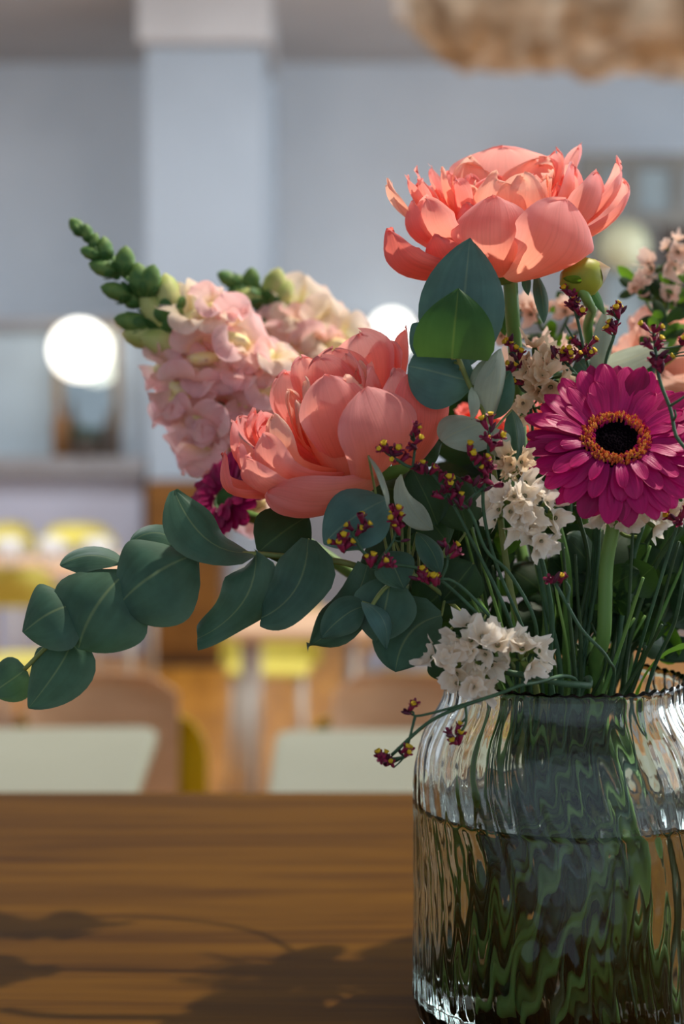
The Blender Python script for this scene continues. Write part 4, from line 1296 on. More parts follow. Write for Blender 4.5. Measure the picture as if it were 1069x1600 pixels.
# eucalyptus behind the gerbera
est = stem_path(P(945, 480, 0.80), 0.5, 0.35, -0.3, 0.0, P(935, 560, 0.80), P(940, 760, 0.80), P(930, 950, 0.79))
e4 = thing('eucalyptus_branch', 'eucalyptus branch with pale narrow leaves rising behind the gerbera', 'foliage', est[-1])
stem_part(e4, est, 0.0010, 0.0022, 8, 'stem_euc', pin=0.03)
L_ = lambda *a, **k: leaf(e4, *a, D=0.80, **k)
L_((930, 585), (948, 482), 34, n=(0.5, -1, 0.2), m='eucalyptus_grey', cup=0.3)
L_((935, 575), (1045, 535), 52, n=(0.0, -0.7, 0.8), m='eucalyptus_grey', cup=0.2, mid=(985, 560, 0))
L_((920, 590), (895, 620), 40, n=(0.0, -1, 0.3), m='eucalyptus', cup=0.3)
L_((925, 600), (900, 560), 36, n=(0.0, -1, 0.3), m='eucalyptus', cup=0.3)

# broad filler foliage in the heart of the bouquet
rnd = random.Random(77)


def foliage(fo, cx_, cy_, spx, spy, D_, cnt, seed):
    rnd = random.Random(seed)
    tips = []
    for k in range(14):                                  # side twigs
        for _ in range(60):
            x = cx_ + rnd.uniform(-0.8, 0.8) * spx; y = cy_ + rnd.uniform(-0.75, 0.75) * spy
            T = P(x, y, D_ + rnd.uniform(-0.015, 0.04)); q = nearest(fo, T + V((0, 0, -0.02)))
            dt_ = tube([q, (q + T) * 0.5 + V((0, 0.002, -0.004)), T], 0.0009, 0.0006, 6, 5)
            if not hits(fo, dt_):
                mk('twig', dt_, 'stem_dark', fo); tips += [T, (q + T) * 0.5 + V((0, 0.002, -0.004)), q.lerp(T, 0.78) + V((0, 0.001, -0.0025))]
                break
    tips += [p for p in STEM[fo]['pts'][:14]]
    made = 0; big = 1.4 if D_ > 0.83 else 1.0
    for k in range(cnt * 60):
        if made >= cnt:
            break
        b = rnd.choice(tips)
        T = b + V((rnd.uniform(-1, 1), rnd.uniform(-0.6, 0.8), rnd.uniform(-0.5, 1))).normalized() * rnd.uniform(0.016, 0.034) * big
        if T.z < VC.z + VH + 0.012:
            continue
        dt_ = sheet(b, T, V((rnd.uniform(-0.5, 0.5), -1, rnd.uniform(-0.2, 0.7))), rnd.uniform(0.012, 0.026) * big, bulge=rnd.uniform(-0.005, 0.005), cup=0.4, vm=0.5, b0=0.08, tp=0.7,
                    nu=6, nv=8, ruf=0.002, seed=k * 2.2)
        if hits(fo, dt_):
            continue
        mk('leaf', dt_, 'leaf_bright' if rnd.random() < 0.07 else 'leaf_dark', fo); made += 1


FOL = []
for gi, (lab, cx_, cy_, spx, spy, D_, cnt, nk) in enumerate((
        ('dark leafy foliage filling the bouquet between the eucalyptus and the vase neck', 720, 900, 120, 130, 0.80, 44, (-0.4, 0.6)),
        ('dark leafy foliage filling the bouquet under the gerbera', 975, 890, 135, 140, 0.84, 90, (0.4, 0.6)),
        ('dark leafy foliage behind the small coral peony', 800, 720, 120, 100, 0.885, 40, (0.0, 0.8)),
        ('dark leafy foliage close around the gerbera stem', 930, 960, 130, 90, 0.775, 40, (0.2, 0.3)),
        ('dark leafy foliage at the rim side of the vase', 1040, 950, 80, 110, 0.80, 34, (0.6, 0.4)))):
    hd = P(cx_, cy_ - spy * 0.8, D_)
    st = stem_path(hd, nk[0], nk[1], -nk[0] * 0.6, 0.3, P(cx_, cy_, D_))
    fo = thing('leafy_foliage', lab, 'foliage', st[-1])
    stem_part(fo, st, 0.0013, 0.0022, 8, 'stem_dark', pin=0)
    FOL.append((fo, cx_, cy_, spx, spy, D_, cnt, 100 + gi))

# extra leafless stems and grass blades inside the neck
for k, (hx, hy, dd, nx_, ny_, fx_, fy_, r, m, lab) in enumerate((
        (1016, 805, 0.788, 0.05, -0.1, -0.5, -0.4, 0.0030, 'stem', 'thick green flower stem leaning away from under the gerbera'),
        (866, 800, 0.76, 0.1, 0.1, 0.7, 0.3, 0.0028, 'stem', 'olive flower stem rising left of the gerbera stem'),
        (1052, 790, 0.80, 0.45, 0.3, -0.1, 0.6, 0.0022, 'stem', 'green flower stem leaning towards the window side'),
        (900, 790, 0.755, 0.0, -0.35, 0.6, -0.3, 0.0014, 'stem_dark', 'thin dark stem crossing before the gerbera stem'),
        (1038, 800, 0.779, 0.4, -0.2, -0.3, 0.3, 0.0013, 'stem_dark', 'thin dark bowed stem beside the gerbera stem'),
        (1072, 810, 0.77, 0.6, -0.1, 0.2, -0.6, 0.0016, 'stem_dark', 'dark stem leaning out over the rippled rim'))):
    st = stem_path(P(hx, hy, dd), nx_, ny_, fx_, fy_, P(hx * 0.6 + 930 * 0.4 + rnd.uniform(-12, 12), hy * 0.5 + 500, dd + 0.008))
    stem_part(None, st, r * 0.85, r, 8, m, 'flower_stem', lab)
for k in range(34):
    a, rr = rnd.uniform(0, 2 * PI), math.sqrt(rnd.random()) * 0.85; b = a + PI + rnd.uniform(-1.2, 1.2)
    f = rnd.uniform(0.5, 1.0)
    nx_, ny_ = rr * math.cos(a), rr * math.sin(a)
    tp = neck(nx_, ny_) + V((nx_ * 0.03 + rnd.uniform(-0.01, 0.01), ny_ * 0.03, rnd.uniform(0.02, 0.09)))
    stem_part(None, stem_path(tp, nx_, ny_, f * math.cos(b), f * math.sin(b)), 0.0007, rnd.uniform(0.0015, 0.0027), 7, 'stem' if k % 2 else 'stem_dark', 'flower_stem',
              'green stem in the crowd of stems standing in the vase water', 'stems crowded in the vase', pin=0)
rb = sheet(VC + V((0.030, -0.004, VH - 0.035)), P(1125, 1012, 0.72), V((-0.3, -0.3, 1)), 0.012, ctrl=VC + V((0.034, -0.012, VH + 0.030)), cup=0.3, vm=0.45, tp=0.8)
o = mk('grass_blade', rb, 'leaf_bright'); tag(o, 'bright green blade leaning over the vase rim', 'leaf')

#@@STATICE
# ------------------------------------------------------------------ statice
def statice_floret(seed, mat, R=0.0064):
    """crumpled papery funnel with a ragged rim"""
    rnd_ = random.Random(seed); na, nr = 30, 5; vs, fs, uv = [], [], []
    ph, ph2 = rnd_.uniform(0, 6), rnd_.uniform(0, 6); o = rnd_.uniform(0, 50)
    for i in range(nr + 1):
        t = i / nr
        for j in range(na):
            a = 2 * PI * j / na; ca, sa = math.cos(a), math.sin(a)
            nz = noise.noise(V((ca * 1.3 + o, sa * 1.3, t * 0.7))); n2 = noise.noise(V((ca * 4 + o, sa * 4, t * 2)))
            r = (0.0002 + (R - 0.0002) * t ** 0.62) * (1 + 0.05 * t * math.cos(5 * a + ph) + 0.55 * t * nz + 0.30 * t * t * n2)
            z = 0.0060 * t + t * t * (0.0009 * math.sin(7 * a + ph2) + 0.0050 * nz + 0.0022 * n2 + 0.0020 * math.sin(2 * a + ph)) - 0.0010 * t ** 4
            vs.append(V((r * ca, r * sa, z))); uv.append((j / na, t))
    for i in range(nr):
        for j in range(na):
            k = (j + 1) % na
            fs.append((i * na + j, i * na + k, (i + 1) * na + k, (i + 1) * na + j))
    return mesh('floret', (vs, fs, uv), mat)


SF = {m: [statice_floret(s, m) for s in range(6)] for m in ('statice', 'statice_cream', 'statice_pink')}
CAL = {m: mesh('calyx', lathe([(0.0004, -0.006), (0.0013, -0.004), (0.0015, -0.001), (0.0010, 0.0012)], 8), m) for m in ('statice_green', 'statice_dark')}


def statice(label, heads, D, mat, calm, stem, n_scale=1.0, seed=1, sr=0.0012, fs=1.0, view=(0, -1, 0.35)):
    """heads: list of (px, py, rx, ry, dd_mm, count)"""
    t = thing('statice_stalk', label, 'flower', stem[-1])
    stem_part(t, stem, sr, sr * 1.5, 8, 'stem_lim')
    LATER.append(lambda: statice_heads(t, heads, D, mat, calm, seed, fs))
    return t


def statice_heads(t, heads, D, mat, calm, seed, fs):
    rnd_ = random.Random(seed); tips = TIPS.setdefault(t, [])
    for (x, y, rx, ry, dd, cnt) in heads:
        d = D + dd / 1000.0; C = P(x, y, d + 0.010)
        for k in range(30):                              # heart of the head in free room
            C2 = C + V((rnd_.uniform(-1, 1), rnd_.uniform(-1, 1), rnd_.uniform(-1, 1))) * 0.0004 * k
            if not hits(t, lathe([(0.0001, -0.0015), (0.0014, 0), (0.0001, 0.0015)], 6, at=C2)):
                C = C2
                break
        q = nearest(t, C + V((0, 0, -0.008)))
        mk('twig', clear_tube(t, q, C, 0.0009, 0.0011, rnd_, 0.004), calm, t)
        tips += [C, q.lerp(C, 0.6)]
        pts = []
        tries = 0
        while len(pts) < cnt and tries < 4000:
            tries += 1
            a = rnd_.uniform(0, 2 * PI); rr = math.sqrt(rnd_.random())
            u, v = rr * math.cos(a), rr * math.sin(a)
            if all(((u - p[0]) * rx) ** 2 + ((v - p[1]) * ry) ** 2 > (min(rx, ry) * 1.25 / math.sqrt(cnt)) ** 2 for p in pts):
                pts.append((u, v))
        acc = []
        for (u, v) in pts:
            h = math.sqrt(max(0, 1 - u * u - v * v)); me = rnd_.choice(SF[mat]); sc = fs * rnd_.uniform(0.6, 1.08)
            for k in range(90):
                e = min(1.0, k / 45.0)
                pos = P(x + u * rx * (1 - 0.3 * e) + rnd_.uniform(-9, 9) * e, y + v * ry * (1 - 0.3 * e) + rnd_.uniform(-9, 9) * e, d - 0.010 * h + rnd_.uniform(-0.002, 0.002) + rnd_.uniform(-0.009, 0.004) * e)
                n = V((u * 0.9, -h * 0.8 - 0.15, -v * 0.8 + 0.25)) + V((rnd_.uniform(-.5, .5), rnd_.uniform(-.3, .3), rnd_.uniform(-.5, .5)))
                R = orient(n, rnd_.uniform(0, 6)); s2 = sc * (1 - 0.35 * e)
                w = n.normalized(); base = pos - w * 0.0055 * s2
                body = join(lathe([(0.0015 * s2, -0.0055 * s2), (0.0015 * s2, 0.0012 * s2)], 6, axis=w, at=pos), (*placed(me, pos, R, s2), None))
                if hits(t, body):
                    continue
                stalk = tube([C, C.lerp(base, 0.6) + V((0, 0.001, -0.001)), base], 0.0005, 0.0006, 5, 4)
                if k < 70 and hits(t, stalk):
                    continue
                break
            f = inst('floret', me, t, pos, R, s2)
            sub('calyx', CAL[calm], f); acc.append(stalk)
        mk('branchlets', join(*acc), calm, t)


TIPS = {}
DS = 0.722
statice('white statice stalk with a lacy head beside the gerbera, over the dark stems', [(804, 786, 42, 40, 0, 17), (836, 838, 26, 18, 0, 5), (850, 800, 24, 28, 2, 6)], DS, 'statice', 'statice_green',
        stem_path(P(828, 840, DS + 0.012), -0.25, -0.6, 0.4, -0.5, P(845, 870, DS + 0.014), P(862, 960, DS + 0.02)), seed=2)
statice('white statice stalk with its head hanging over the vase rim', [(752, 1008, 56, 32, 0, 17), (698, 1040, 24, 26, 0, 5), (738, 1072, 30, 16, -2, 5), (820, 1026, 26, 28, 2, 8)], 0.704, 'statice', 'statice_green',
        stem_path(P(790, 1050, 0.716), 0.05, -0.75, -0.5, 0.2, P(835, 1058, 0.716), P(880, 1068, 0.718), P(920, 1072, 0.727)), seed=5, sr=0.0016)
statice('small cream statice tuft beside the gerbera, above the lacy white head', [(804, 722, 22, 18, 0, 9)], DS + 0.006, 'statice_cream', 'statice_green',
        stem_path(P(812, 740, DS + 0.016), -0.1, -0.45, 0.1, 0.5, P(820, 780, DS + 0.02), P(850, 930, DS + 0.03)), seed=8, fs=0.8)
statice('cream statice tuft behind the gerbera near the eucalyptus', [(848, 590, 30, 26, 0, 10), (832, 630, 24, 30, 6, 6), (836, 560, 20, 16, 8, 5)], 0.76, 'statice_cream', 'statice_dark',
        stem_path(P(850, 620, 0.772), 0.0, 0.2, -0.5, 0.4, P(858, 700, 0.775), P(880, 900, 0.78)), seed=12)
statice('pale statice stalk under the gerbera at the rim side', [(1000, 792, 48, 36, 0, 18), (1050, 770, 38, 40, 4, 12), (950, 806, 26, 20, 6, 6)], 0.752, 'statice', 'statice_green',
        stem_path(P(1005, 820, 0.765), 0.45, -0.2, -0.3, -0.2, P(990, 870, 0.77), P(970, 970, 0.77)), seed=15)
statice('blush statice stalk rising at the window side behind the gerbera', [(1002, 450, 16, 14, 0, 4), (1030, 416, 17, 13, 0, 4), (1060, 390, 18, 14, 0, 5), (1046, 464, 8, 14, 6, 2), (1090, 430, 20, 40, 8, 5)], 0.90, 'statice_pink', 'statice_dark',
        stem_path(P(1040, 500, 0.875), 0.6, 0.4, -0.5, 0.1, P(1008, 640, 0.862), P(992, 860, 0.83)), seed=18, sr=0.0018)
statice('blush statice stalk blurred behind the upper peony stem', [(835, 486, 30, 12, 0, 5), (890, 488, 36, 12, 6, 5), (922, 502, 22, 16, 2, 3), (776, 520, 18, 26, 4, 5)], 0.90, 'statice_pink', 'statice_dark',
        stem_path(P(865, 530, 0.915), 0.2, 0.75, -0.1, -0.4, P(870, 640, 0.91), P(885, 860, 0.85)), seed=22)
statice('blush statice stalk between the peony stem and the cream tuft', [(860, 556, 40, 16, 0, 9), (800, 590, 26, 30, 0, 8)], 0.82, 'statice_pink', 'statice_dark',
        stem_path(P(850, 600, 0.824), -0.1, 0.5, 0.5, 0.0, P(888, 700, 0.826), P(885, 900, 0.81)), seed=26)
# leafy green bracts of the blush statice


def bracts(root, cnt, seed=3):
    """small leaves along the stalk below its heads"""
    r_ = random.Random(seed); made = 0
    src = TIPS[root] + [p for p in STEM[root]['pts'][:10]]
    for k in range(cnt * 20):
        if made >= cnt:
            break
        b = r_.choice(src) + V((0, 0, 0)); a = r_.uniform(0, 2 * PI)
        T = b + V((math.cos(a) * 0.015, r_.uniform(-0.010, 0.006), r_.uniform(-0.4, 1) * 0.014))
        dt_ = sheet(b, T, V((math.cos(a), -1, 0.4)), 0.0068, bulge=0.001, nu=4, nv=6, cup=0.5, tp=0.9)
        if hits(root, dt_):
            continue
        mk('bract', dt_, 'leaf_dark' if r_.random() < 0.5 else 'leaf_bright', root); made += 1


for o in [o for o in COL.objects if o.name.startswith('statice_stalk')]:
    if o['label'].startswith('blush statice stalk rising'):
        LATER.append(lambda o=o: bracts(o, 48))
    elif o['label'].startswith('blush statice stalk blurred'):
        LATER.append(lambda o=o: bracts(o, 30))

# ------------------------------------------------------------------ burgundy limonium sprigs
LB = mesh('calyx', lathe([(0.0003, 0), (0.0009, 0.0012), (0.0012, 0.0032), (0.0015, 0.0046), (0.0011, 0.0050)], 8, lobes=5, amp=0.08), 'lim')
LD = mesh('bud', lathe([(0.0003, 0), (0.0008, 0.0012), (0.0010, 0.0030), (0.0006, 0.0048), (0.0001, 0.0056)], 8), 'lim_dark')
LP = mesh('petal_tips', join(*[sheet((0, 0, 0.0040), (0.0026 * math.cos(a), 0.0026 * math.sin(a), 0.0058), (-math.cos(a), -math.sin(a), 1), 0.0018, nu=4, nv=4, cup=0.5) for a in [2 * PI * k / 5 for k in range(5)]]), 'lim')
LY = mesh('corolla', lathe([(0.0005, 0.0044), (0.0009, 0.0052), (0.00135, 0.0062), (0.0012, 0.0065), (0.0006, 0.0056), (0.0001, 0.0054)], 10, lobes=5, amp=0.12), 'lim_yellow')


def limonium(label, stem, twigs, clusters, D, seed=1, r=0.0008, upv=(0, -0.35, 1)):
    """clusters: (px, py, count, dir_px, dir_py) florets crowd along a short axis"""
    t = thing('limonium_sprig', label, 'flower', stem[-1])
    stem_part(t, stem, r, r * 1.5, 6, 'stem_lim')
    LATER.append(lambda: limonium_florets(t, twigs, clusters, D, seed, r, upv))
    return t


def limonium_florets(t, twigs, clusters, D, seed, r, upv):
    rnd_ = random.Random(seed)
    wood = [p for p in STEM[t]['pts'] if p.z > VC.z + VH + 0.004] or list(STEM[t]['pts'][:20])
    for tw in twigs:
        p = [P(*q) for q in tw]; st = min(wood, key=lambda q: (q - p[0]).length); p[0] = st; best = None
        for k in range(40):
            pp = [p[0]] + [q + V((rnd_.uniform(-1, 1), rnd_.uniform(-1, 1), rnd_.uniform(-1, 1))) * 0.0003 * k for q in p[1:]]
            dt_ = tube(pp, r * 0.9, r * 0.6, 6); best = best or dt_
            if not hits(t, dt_):
                best = dt_; p = pp
                break
        mk('twig', best, 'stem_lim', t); wood += cat(p, 4)
    for (x, y, cnt, ex, ey) in clusters:
        acc = []
        for k in range(cnt):
            f = (k + 0.5) / cnt - 0.5; big = rnd_.random(); me = LB if big < 0.7 else LD; s0 = rnd_.uniform(0.85, 1.2)
            for tr in range(80):
                e = min(1.0, tr / 40.0); j = 5 + 6 * e
                pos = P(x + ex * f + rnd_.uniform(-j, j), y + ey * f + rnd_.uniform(-j, j), D + rnd_.uniform(-0.003, 0.003) + rnd_.uniform(-0.010, 0.003) * e)
                n = V(upv) * 0.7 + V((rnd_.uniform(-1, 1), rnd_.uniform(-0.9, 0.2), rnd_.uniform(-0.5, 0.9)))
                R = orient(n, rnd_.uniform(0, 6)); s2 = s0 * (1 - 0.2 * e)
                if hits(t, (*placed(LP if big < 0.6 else me, pos, R, s2), None)) or hits(t, (*placed(LY if big < 0.36 else me, pos, R, s2), None)) or hits(t, (*placed(me, pos, R, s2), None)):
                    continue
                q = min(wood, key=lambda w_: (w_ - pos).length)
                stalk = tube([q, q.lerp(pos, 0.5) + V((0, 0.0006, -0.0004)), pos], r * 0.5, r * 0.5, 5, 4)
                if tr < 60 and hits(t, stalk):
                    continue
                break
            c = inst('floret', me, t, pos, R, s2)
            if (q - pos).length > 0.0008:
                acc.append(stalk)
            if big < 0.36:
                sub('corolla', LY, c)
            if big < 0.6 and rnd_.random() < 0.75:
                sub('petal_tips', LP, c)
        if acc:
            mk('branchlets', join(*acc), 'stem_lim', t)


DL = 0.715
GB = 0.757                                             # just behind the gerbera's raised petals
limonium('burgundy sprig with yellow specks rising tallest behind the gerbera', stem_path(P(896, 474, GB), 0.1, -0.2, 0.2, 0.2, P(905, 510, GB), P(912, 545, GB), P(925, 620, GB + 0.012), P(930, 850, GB + 0.016)),
         [[(916, 560, GB), (900, 535, GB), (882, 505, GB)], [(915, 575, GB), (914, 555, GB)]],
         [(900, 472, 8, 14, 26), (903, 490, 6, 10, 26), (911, 552, 8, 16, 28), (918, 545, 4, 8, 12)], GB, seed=1)
limonium('burgundy sprig tilting towards the window above the gerbera', stem_path(P(966, 500, GB), 0.15, -0.25, 0.3, 0.0, P(958, 530, GB), P(945, 575, GB + 0.006), P(935, 700, GB + 0.012), P(930, 880, GB + 0.014)),
         [], [(966, 495, 7, 16, 14), (959, 520, 5, 6, 16)], GB, seed=4)
limonium('short burgundy sprig with yellow tips beside the cream statice tuft', stem_path(P(880, 562, GB), 0.05, -0.3, -0.2, 0.3, P(905, 590, GB + 0.004), P(925, 615, GB + 0.008), P(935, 860, GB + 0.012)),
         [[(905, 592, GB), (888, 580, GB), (876, 562, GB)]], [(876, 564, 7, 26, 8), (893, 562, 5, 10, 20)], GB, seed=6)
limonium('dark burgundy sprig between the eucalyptus and the cream tuft', stem_path(P(798, 540, GB), -0.2, -0.3, 0.2, 0.3, P(810, 570, GB), P(812, 605, GB + 0.004), P(830, 640, GB), P(840, 860, GB + 0.012)),
         [[(813, 600, GB), (800, 590, GB), (790, 578, GB)]], [(802, 548, 8, 14, 34), (812, 570, 5, 8, 22), (795, 588, 4, 10, 8), (815, 600, 3, 6, 10)], GB, seed=9)
limonium('burgundy sprig on a brown stem crossing before the gerbera', stem_path(P(1022, 520, 0.700), 0.75, -0.5, 0.3, -0.3, P(1030, 590, 0.698), P(1048, 640, 0.694), P(1056, 680, 0.692), P(1080, 740, 0.69), P(1060, 950, 0.71)),
         [[(1048, 640, .694), (1062, 625, .69), (1080, 612, .69)], [(1052, 660, .694), (1056, 650, .69), (1054, 640, .69)]], [(1024, 545, 11, 14, 70), (1034, 575, 4, 10, 20), (1070, 545, 4, 10, 20)], 0.698, seed=12)
limonium('dense dark burgundy sprig under the grey eucalyptus leaf', stem_path(P(765, 668, DL - 0.01), -0.3, -0.6, 0.1, 0.0, P(762, 720, DL - 0.01), P(755, 790, DL - 0.006), P(775, 880, DL), P(820, 990, DL + 0.01)),
         [[(760, 740, DL - .01), (745, 730, DL - .01), (735, 715, DL - .01)], [(758, 760, DL - .01), (740, 775, DL - .01), (722, 790, DL - .01)]],
         [(766, 690, 8, 6, 46), (750, 730, 10, 30, 30), (766, 745, 6, 10, 40), (744, 760, 5, 20, 10)], DL - 0.01, seed=15)
limonium('pink burgundy sprig in the shade below the grey eucalyptus leaf', stem_path(P(705, 772, DL - 0.012), -0.5, -0.6, -0.1, -0.2, P(735, 800, DL - 0.01), P(760, 860, DL - 0.008), P(800, 900, DL - 0.004), P(840, 985, DL + 0.006)),
         [[(735, 800, DL - .012), (720, 790, DL - .012), (700, 770, DL - .012)]], [(704, 765, 8, 34, 20), (718, 790, 8, 34, 20), (690, 775, 3, 10, 10)], DL - 0.012, seed=18)
limonium('burgundy sprig spread under the drooping peony', stem_path(P(615, 715, DL - 0.015), -0.55, -0.5, -0.1, 0.3, P(640, 730, DL - 0.013), P(680, 745, DL - 0.01), P(740, 850, DL - 0.004), P(800, 980, DL + 0.006)),
         [[(640, 730, DL - .013), (648, 705, DL - .013), (650, 690, DL - .013)], [(655, 735, DL - .013), (665, 738, DL - .013)]],
         [(612, 712, 8, 24, 18), (648, 690, 6, 16, 26), (664, 738, 7, 28, 10)], DL - 0.015, seed=21)
limonium('burgundy sprig on the round eucalyptus leaf below the drooping peony', stem_path(P(550, 832, DL - 0.02), -0.6, -0.4, 0.2, 0.1, P(570, 865, DL - 0.02), P(600, 880, DL - 0.015), P(680, 900, DL - 0.006), P(780, 1000, DL + 0.004)),
         [[(572, 866, DL - .02), (560, 858, DL - .02), (540, 860, DL - .02)], [(590, 878, DL - .02), (588, 890, DL - .02)], [(600, 880, DL - .02), (612, 850, DL - .02), (620, 825, DL - .02)]],
         [(562, 826, 7, 26, -22), (534, 856, 7, 20, 14), (586, 884, 7, 26, 4), (620, 822, 10, 12, 44)], DL - 0.02, seed=24)
limonium('burgundy sprig just above the hanging white statice', stem_path(P(668, 912, DL - 0.015), -0.45, -0.6, 0.0, -0.3, P(700, 905, DL - 0.012), P(740, 935, DL - 0.006), P(800, 1010, DL + 0.002)),
         [[(690, 905, DL - .014), (698, 885, DL - .014), (700, 868, DL - .014)]], [(670, 908, 10, 40, 14), (700, 864, 5, 20, 14)], DL - 0.015, seed=27)
limonium('tiny pink sprig on a curved green stem before the gerbera stem', stem_path(P(868, 912, 0.70), 0.35, -0.7, 0.1, -0.2, P(884, 940, 0.70), P(910, 985, 0.70), P(950, 1030, 0.705)),
         [[(885, 940, .70), (890, 920, .70), (884, 908, .70)]], [(868, 912, 5, 24, 4)], 0.70, seed=30)
limonium('thin sprig with sparse burgundy florets hanging in front of the vase shoulder', stem_path(P(612, 1180, 0.69), 0.0, -0.85, -0.3, -0.2, P(668, 1130, 0.688), P(720, 1105, 0.688), P(780, 1085, 0.692), P(830, 1070, 0.70)),
         [[(672, 1130, .688), (658, 1118, .688), (645, 1112, .688)], [(735, 1100, .688), (728, 1130, .688), (712, 1155, .688)], [(630, 1168, .69), (633, 1182, .69)], [(730, 1120, .688), (722, 1128, .688)]],
         [(642, 1112, 5, 14, 10), (600, 1192, 8, 26, 14), (634, 1184, 4, 8, 8), (711, 1156, 5, 8, 24)], 0.689, seed=33)
limonium('tiny burgundy sprig at the rim side under the statice', stem_path(P(1062, 810, 0.735), 0.6, -0.3, 0.4, 0.1, P(1040, 880, 0.74), P(1010, 980, 0.745)), [], [(1060, 812, 5, 20, 6)], 0.735, seed=36)

# ------------------------------------------------------------------ snapdragons
def floret_mesh(mat, seed):
    """two-lipped ruffled corolla, +Z outwards, +Y up"""
    s = seed
    parts = [lathe([(0.0030, -0.012), (0.0042, -0.006), (0.0052, 0.0)], 14)]
    for x, y, w in ((0.005, 0.011, 0.013), (-0.005, 0.011, 0.013)):
        parts.append(sheet((x * 0.35, 0.0035, -0.001), (x * 1.5, y, 0.001), (0, -0.2, 1), w, bulge=0.0035, cup=-0.5, vm=0.65, b0=0.4, nu=8, nv=8, ruf=0.003, seed=s + x * 100))
    for x, y, w in ((0.0075, -0.008, 0.012), (-0.0075, -0.008, 0.012), (0.0, -0.011, 0.012)):
        parts.append(sheet((x * 0.3, -0.0035, 0.0), (x * 1.2, y, 0.003), (0, 0.2, 1), w, bulge=0.004, cup=-0.5, vm=0.65, b0=0.4, nu=8, nv=8, ruf=0.003, seed=s + 3 + x * 100))
    return mesh('floret', join(*parts), mat)


FM = {m: [floret_mesh(m, s) for s in (1.0, 5.0, 9.0)] for m in ('snap', 'snap_pale')}
pal = lathe([(0.0048, 0.0), (0.0046, 0.0022), (0.003, 0.0042), (0.0004, 0.005)], 14, lobes=2, amp=0.15)
PALM = mesh('palate', ([V((v.x * 1.1, v.y * 0.6 - 0.0012, v.z)) for v in pal[0]], pal[1], pal[2]), 'palate')
BM = {m: mesh('bud', lathe([(0.0008, 0), (0.0030, 0.002), (0.0040, 0.005), (0.0038, 0.009), (0.0022, 0.012), (0.0003, 0.0135)], 12, lobes=2, amp=0.1), m) for m in ('bud', 'bud_pale')}
SEPM = mesh('sepals', join(*[sheet((0.001 * math.cos(a), 0.001 * math.sin(a), 0), (0.0046 * math.cos(a), 0.0046 * math.sin(a), 0.006), (math.cos(a), math.sin(a), 0), 0.004, bulge=0.0012, nu=4, nv=5, cup=0.6) for a in [2 * PI * k / 5 for k in range(5)]]), 'sepal')


def snapdragon(label, path, stem, D, buds, flo, seed=1, pale=False):
    rnd_ = random.Random(seed)
    t = thing('snapdragon', label, 'flower', stem[-1])
    stem_part(t, stem, 0.0012, 0.003, 8, 'stem', pin=0.06)
    for (x, y, s, ex, ey, m) in buds:
        dirv = V((ex, rnd_.uniform(-0.4, 0.1), -ey)).normalized()
        L = 0.0135 * s
        pos = P(x, y, D + rnd_.uniform(-0.006, 0.004)) - dirv * L * 0.5
        b = inst('bud', BM[m], t, pos, orient(dirv, rnd_.uniform(0, 6)), s)
        sub('sepals', SEPM, b)
    for f in flo:
        x, y, s = f[:3]; m = f[3] if len(f) > 3 else ('snap_pale' if pale else 'snap')
        dd = f[4] if len(f) > 4 else 0
        c = min(path, key=lambda q: (q[0] - x) ** 2 + (q[1] - y) ** 2)
        n = V(((x - c[0]) / 60.0, -0.75 - 0.3 * rnd_.random(), -(y - c[1]) / 60.0 + 0.1)).normalized()
        R = n.to_track_quat('Z', 'Y').to_matrix() @ Matrix.Rotation(rnd_.uniform(-0.5, 0.5), 3, 'Z')
        o = inst('floret', rnd_.choice(FM[m]), t, P(x, y, D + dd / 1000.0 + rnd_.uniform(-0.006, 0.004)), R, 1.22 * s * rnd_.uniform(0.92, 1.08))
        sub('palate', PALM, o)
    return t


DSN = 0.89
cr = lambda x, y: (80 + x / 2.43, 320 + y / 2.43)
path = [(115, 345), (165, 405), (225, 460), (300, 540), (350, 640), (385, 740)]
sst = stem_path(P(116, 350, DSN), -0.75, 0.35, 0.6, 0.2, *[P(x, y, DSN + 0.006) for x, y in path[1:]], P(480, 850, DSN), P(680, 980, DSN - 0.02))
buds = [(*cr(100, 85), 1.0, -0.7, -0.8, 'bud'), (*cr(140, 110), 0.9, -0.2, -1, 'bud'), (*cr(150, 182), 0.95, -1, -0.3, 'bud'), (*cr(205, 170), 1.15, -0.1, -1, 'bud'),
        (*cr(200, 240), 1.35, -1, -0.3, 'bud'), (*cr(235, 235), 1.2, -0.3, -0.8, 'bud'), (*cr(280, 215), 1.35, 0.1, -1, 'bud'), (*cr(250, 330), 1.5, -1, -0.3, 'bud'), (*cr(300, 350), 1.3, -0.6, -0.5, 'bud'),
        (*cr(335, 285), 1.5, -0.1, -1, 'bud'), (*cr(375, 290), 1.5, 0.3, -1, 'bud'), (*cr(395, 400), 2.0, -0.5, -0.7, 'bud_pale'), (*cr(450, 350), 2.1, -0.2, -1, 'bud_pale'), (*cr(310, 445), 1.7, -1, -0.2, 'bud'),
        (*cr(350, 500), 1.8, -1, -0.1, 'bud_pale'), (*cr(430, 520), 2.2, -1, -0.2, 'bud_pale'), (*cr(460, 430), 1.6, 0.3, -1, 'bud'), (*cr(165, 140), 0.8, 0.2, -1, 'bud')]
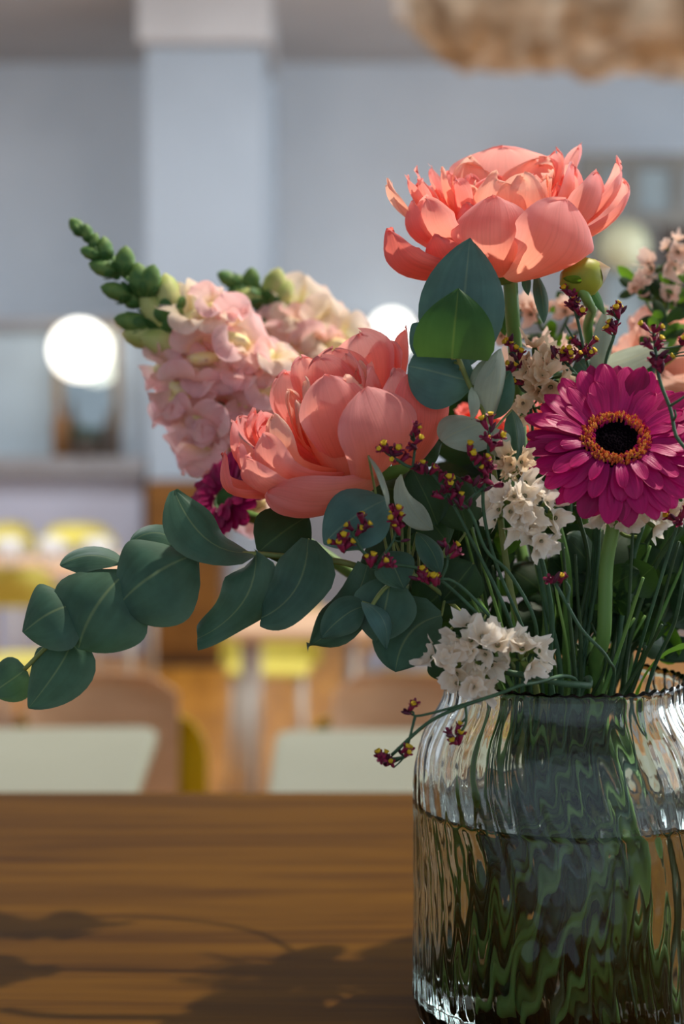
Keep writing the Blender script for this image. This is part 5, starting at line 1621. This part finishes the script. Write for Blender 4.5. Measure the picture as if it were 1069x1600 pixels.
flo = [(*cr(555, 430), 1.5, 'snap_pale'), (*cr(620, 400), 1.2), (*cr(690, 510), 1.5), (*cr(790, 590), 1.5, 'snap_pale'), (*cr(575, 570), 1.5), (*cr(640, 660), 1.6), (*cr(440, 620), 1.2), (*cr(520, 690), 1.4),
       (*cr(650, 790), 1.6), (*cr(800, 700), 1.6), (*cr(580, 860), 1.5), (*cr(660, 890), 1.5), (*cr(480, 740), 1.3), (*cr(860, 620), 1.4), (*cr(560, 790), 1.4), (*cr(740, 760), 1.4), (*cr(720, 640), 1.4, 'snap', 8),
       (*cr(620, 940), 1.4, 'snap', 6), (*cr(700, 960), 1.4, 'snap', 6), (*cr(500, 620), 1.3, 'snap', 6), (*cr(760, 860), 1.5, 'snap', 8), (*cr(690, 1060), 1.4, 'snap', 8), (*cr(760, 1120), 1.4, 'snap', 8), (*cr(650, 570), 1.3, 'snap', 10)]
snapdragon('pink snapdragon spike with green budded tip leaning away from the peonies', path, sst, DSN, buds, flo, seed=2)
DSM = 0.98
path2 = [(350, 432), (400, 465), (450, 510), (520, 580), (580, 680)]
sst2 = stem_path(P(352, 436, DSM), -0.5, 0.6, 0.5, -0.2, *[P(x, y, DSM + 0.006) for x, y in path2[1:]], P(680, 860, DSM - 0.04))
buds2 = [(357, 436, 1.2, -0.9, -0.5, 'bud'), (375, 442, 1.2, -0.6, -0.6, 'bud'), (392, 440, 1.4, 0.1, -1, 'bud'), (385, 465, 1.6, -1, 0, 'bud_pale'), (410, 470, 1.6, -0.3, -0.8, 'bud'), (428, 448, 1.9, 0.3, -1, 'bud_pale'),
         (440, 462, 1.7, 0.6, -1, 'bud_pale'), (418, 498, 1.9, -0.8, 0.2, 'bud'), (400, 512, 1.9, -1, 0.2, 'bud_pale'), (372, 455, 1.1, -1, 0.2, 'bud')]
flo2 = [(470, 490, 1.6, 'snap_pale'), (500, 520, 1.6, 'snap_pale'), (445, 525, 1.5, 'snap'), (415, 540, 1.4, 'snap'), (480, 550, 1.5, 'snap'), (530, 545, 1.6, 'snap_pale'), (540, 600, 1.6, 'snap')]
snapdragon('pale pink snapdragon spike blurred behind the drooping peony', path2, sst2, DSM, buds2, flo2, seed=7)

# ------------------------------------------------------------------ settle the stems, then fit the small parts around them
settle_stems()
for f in LATER:
    f()
for a in FOL:
    foliage(*a)
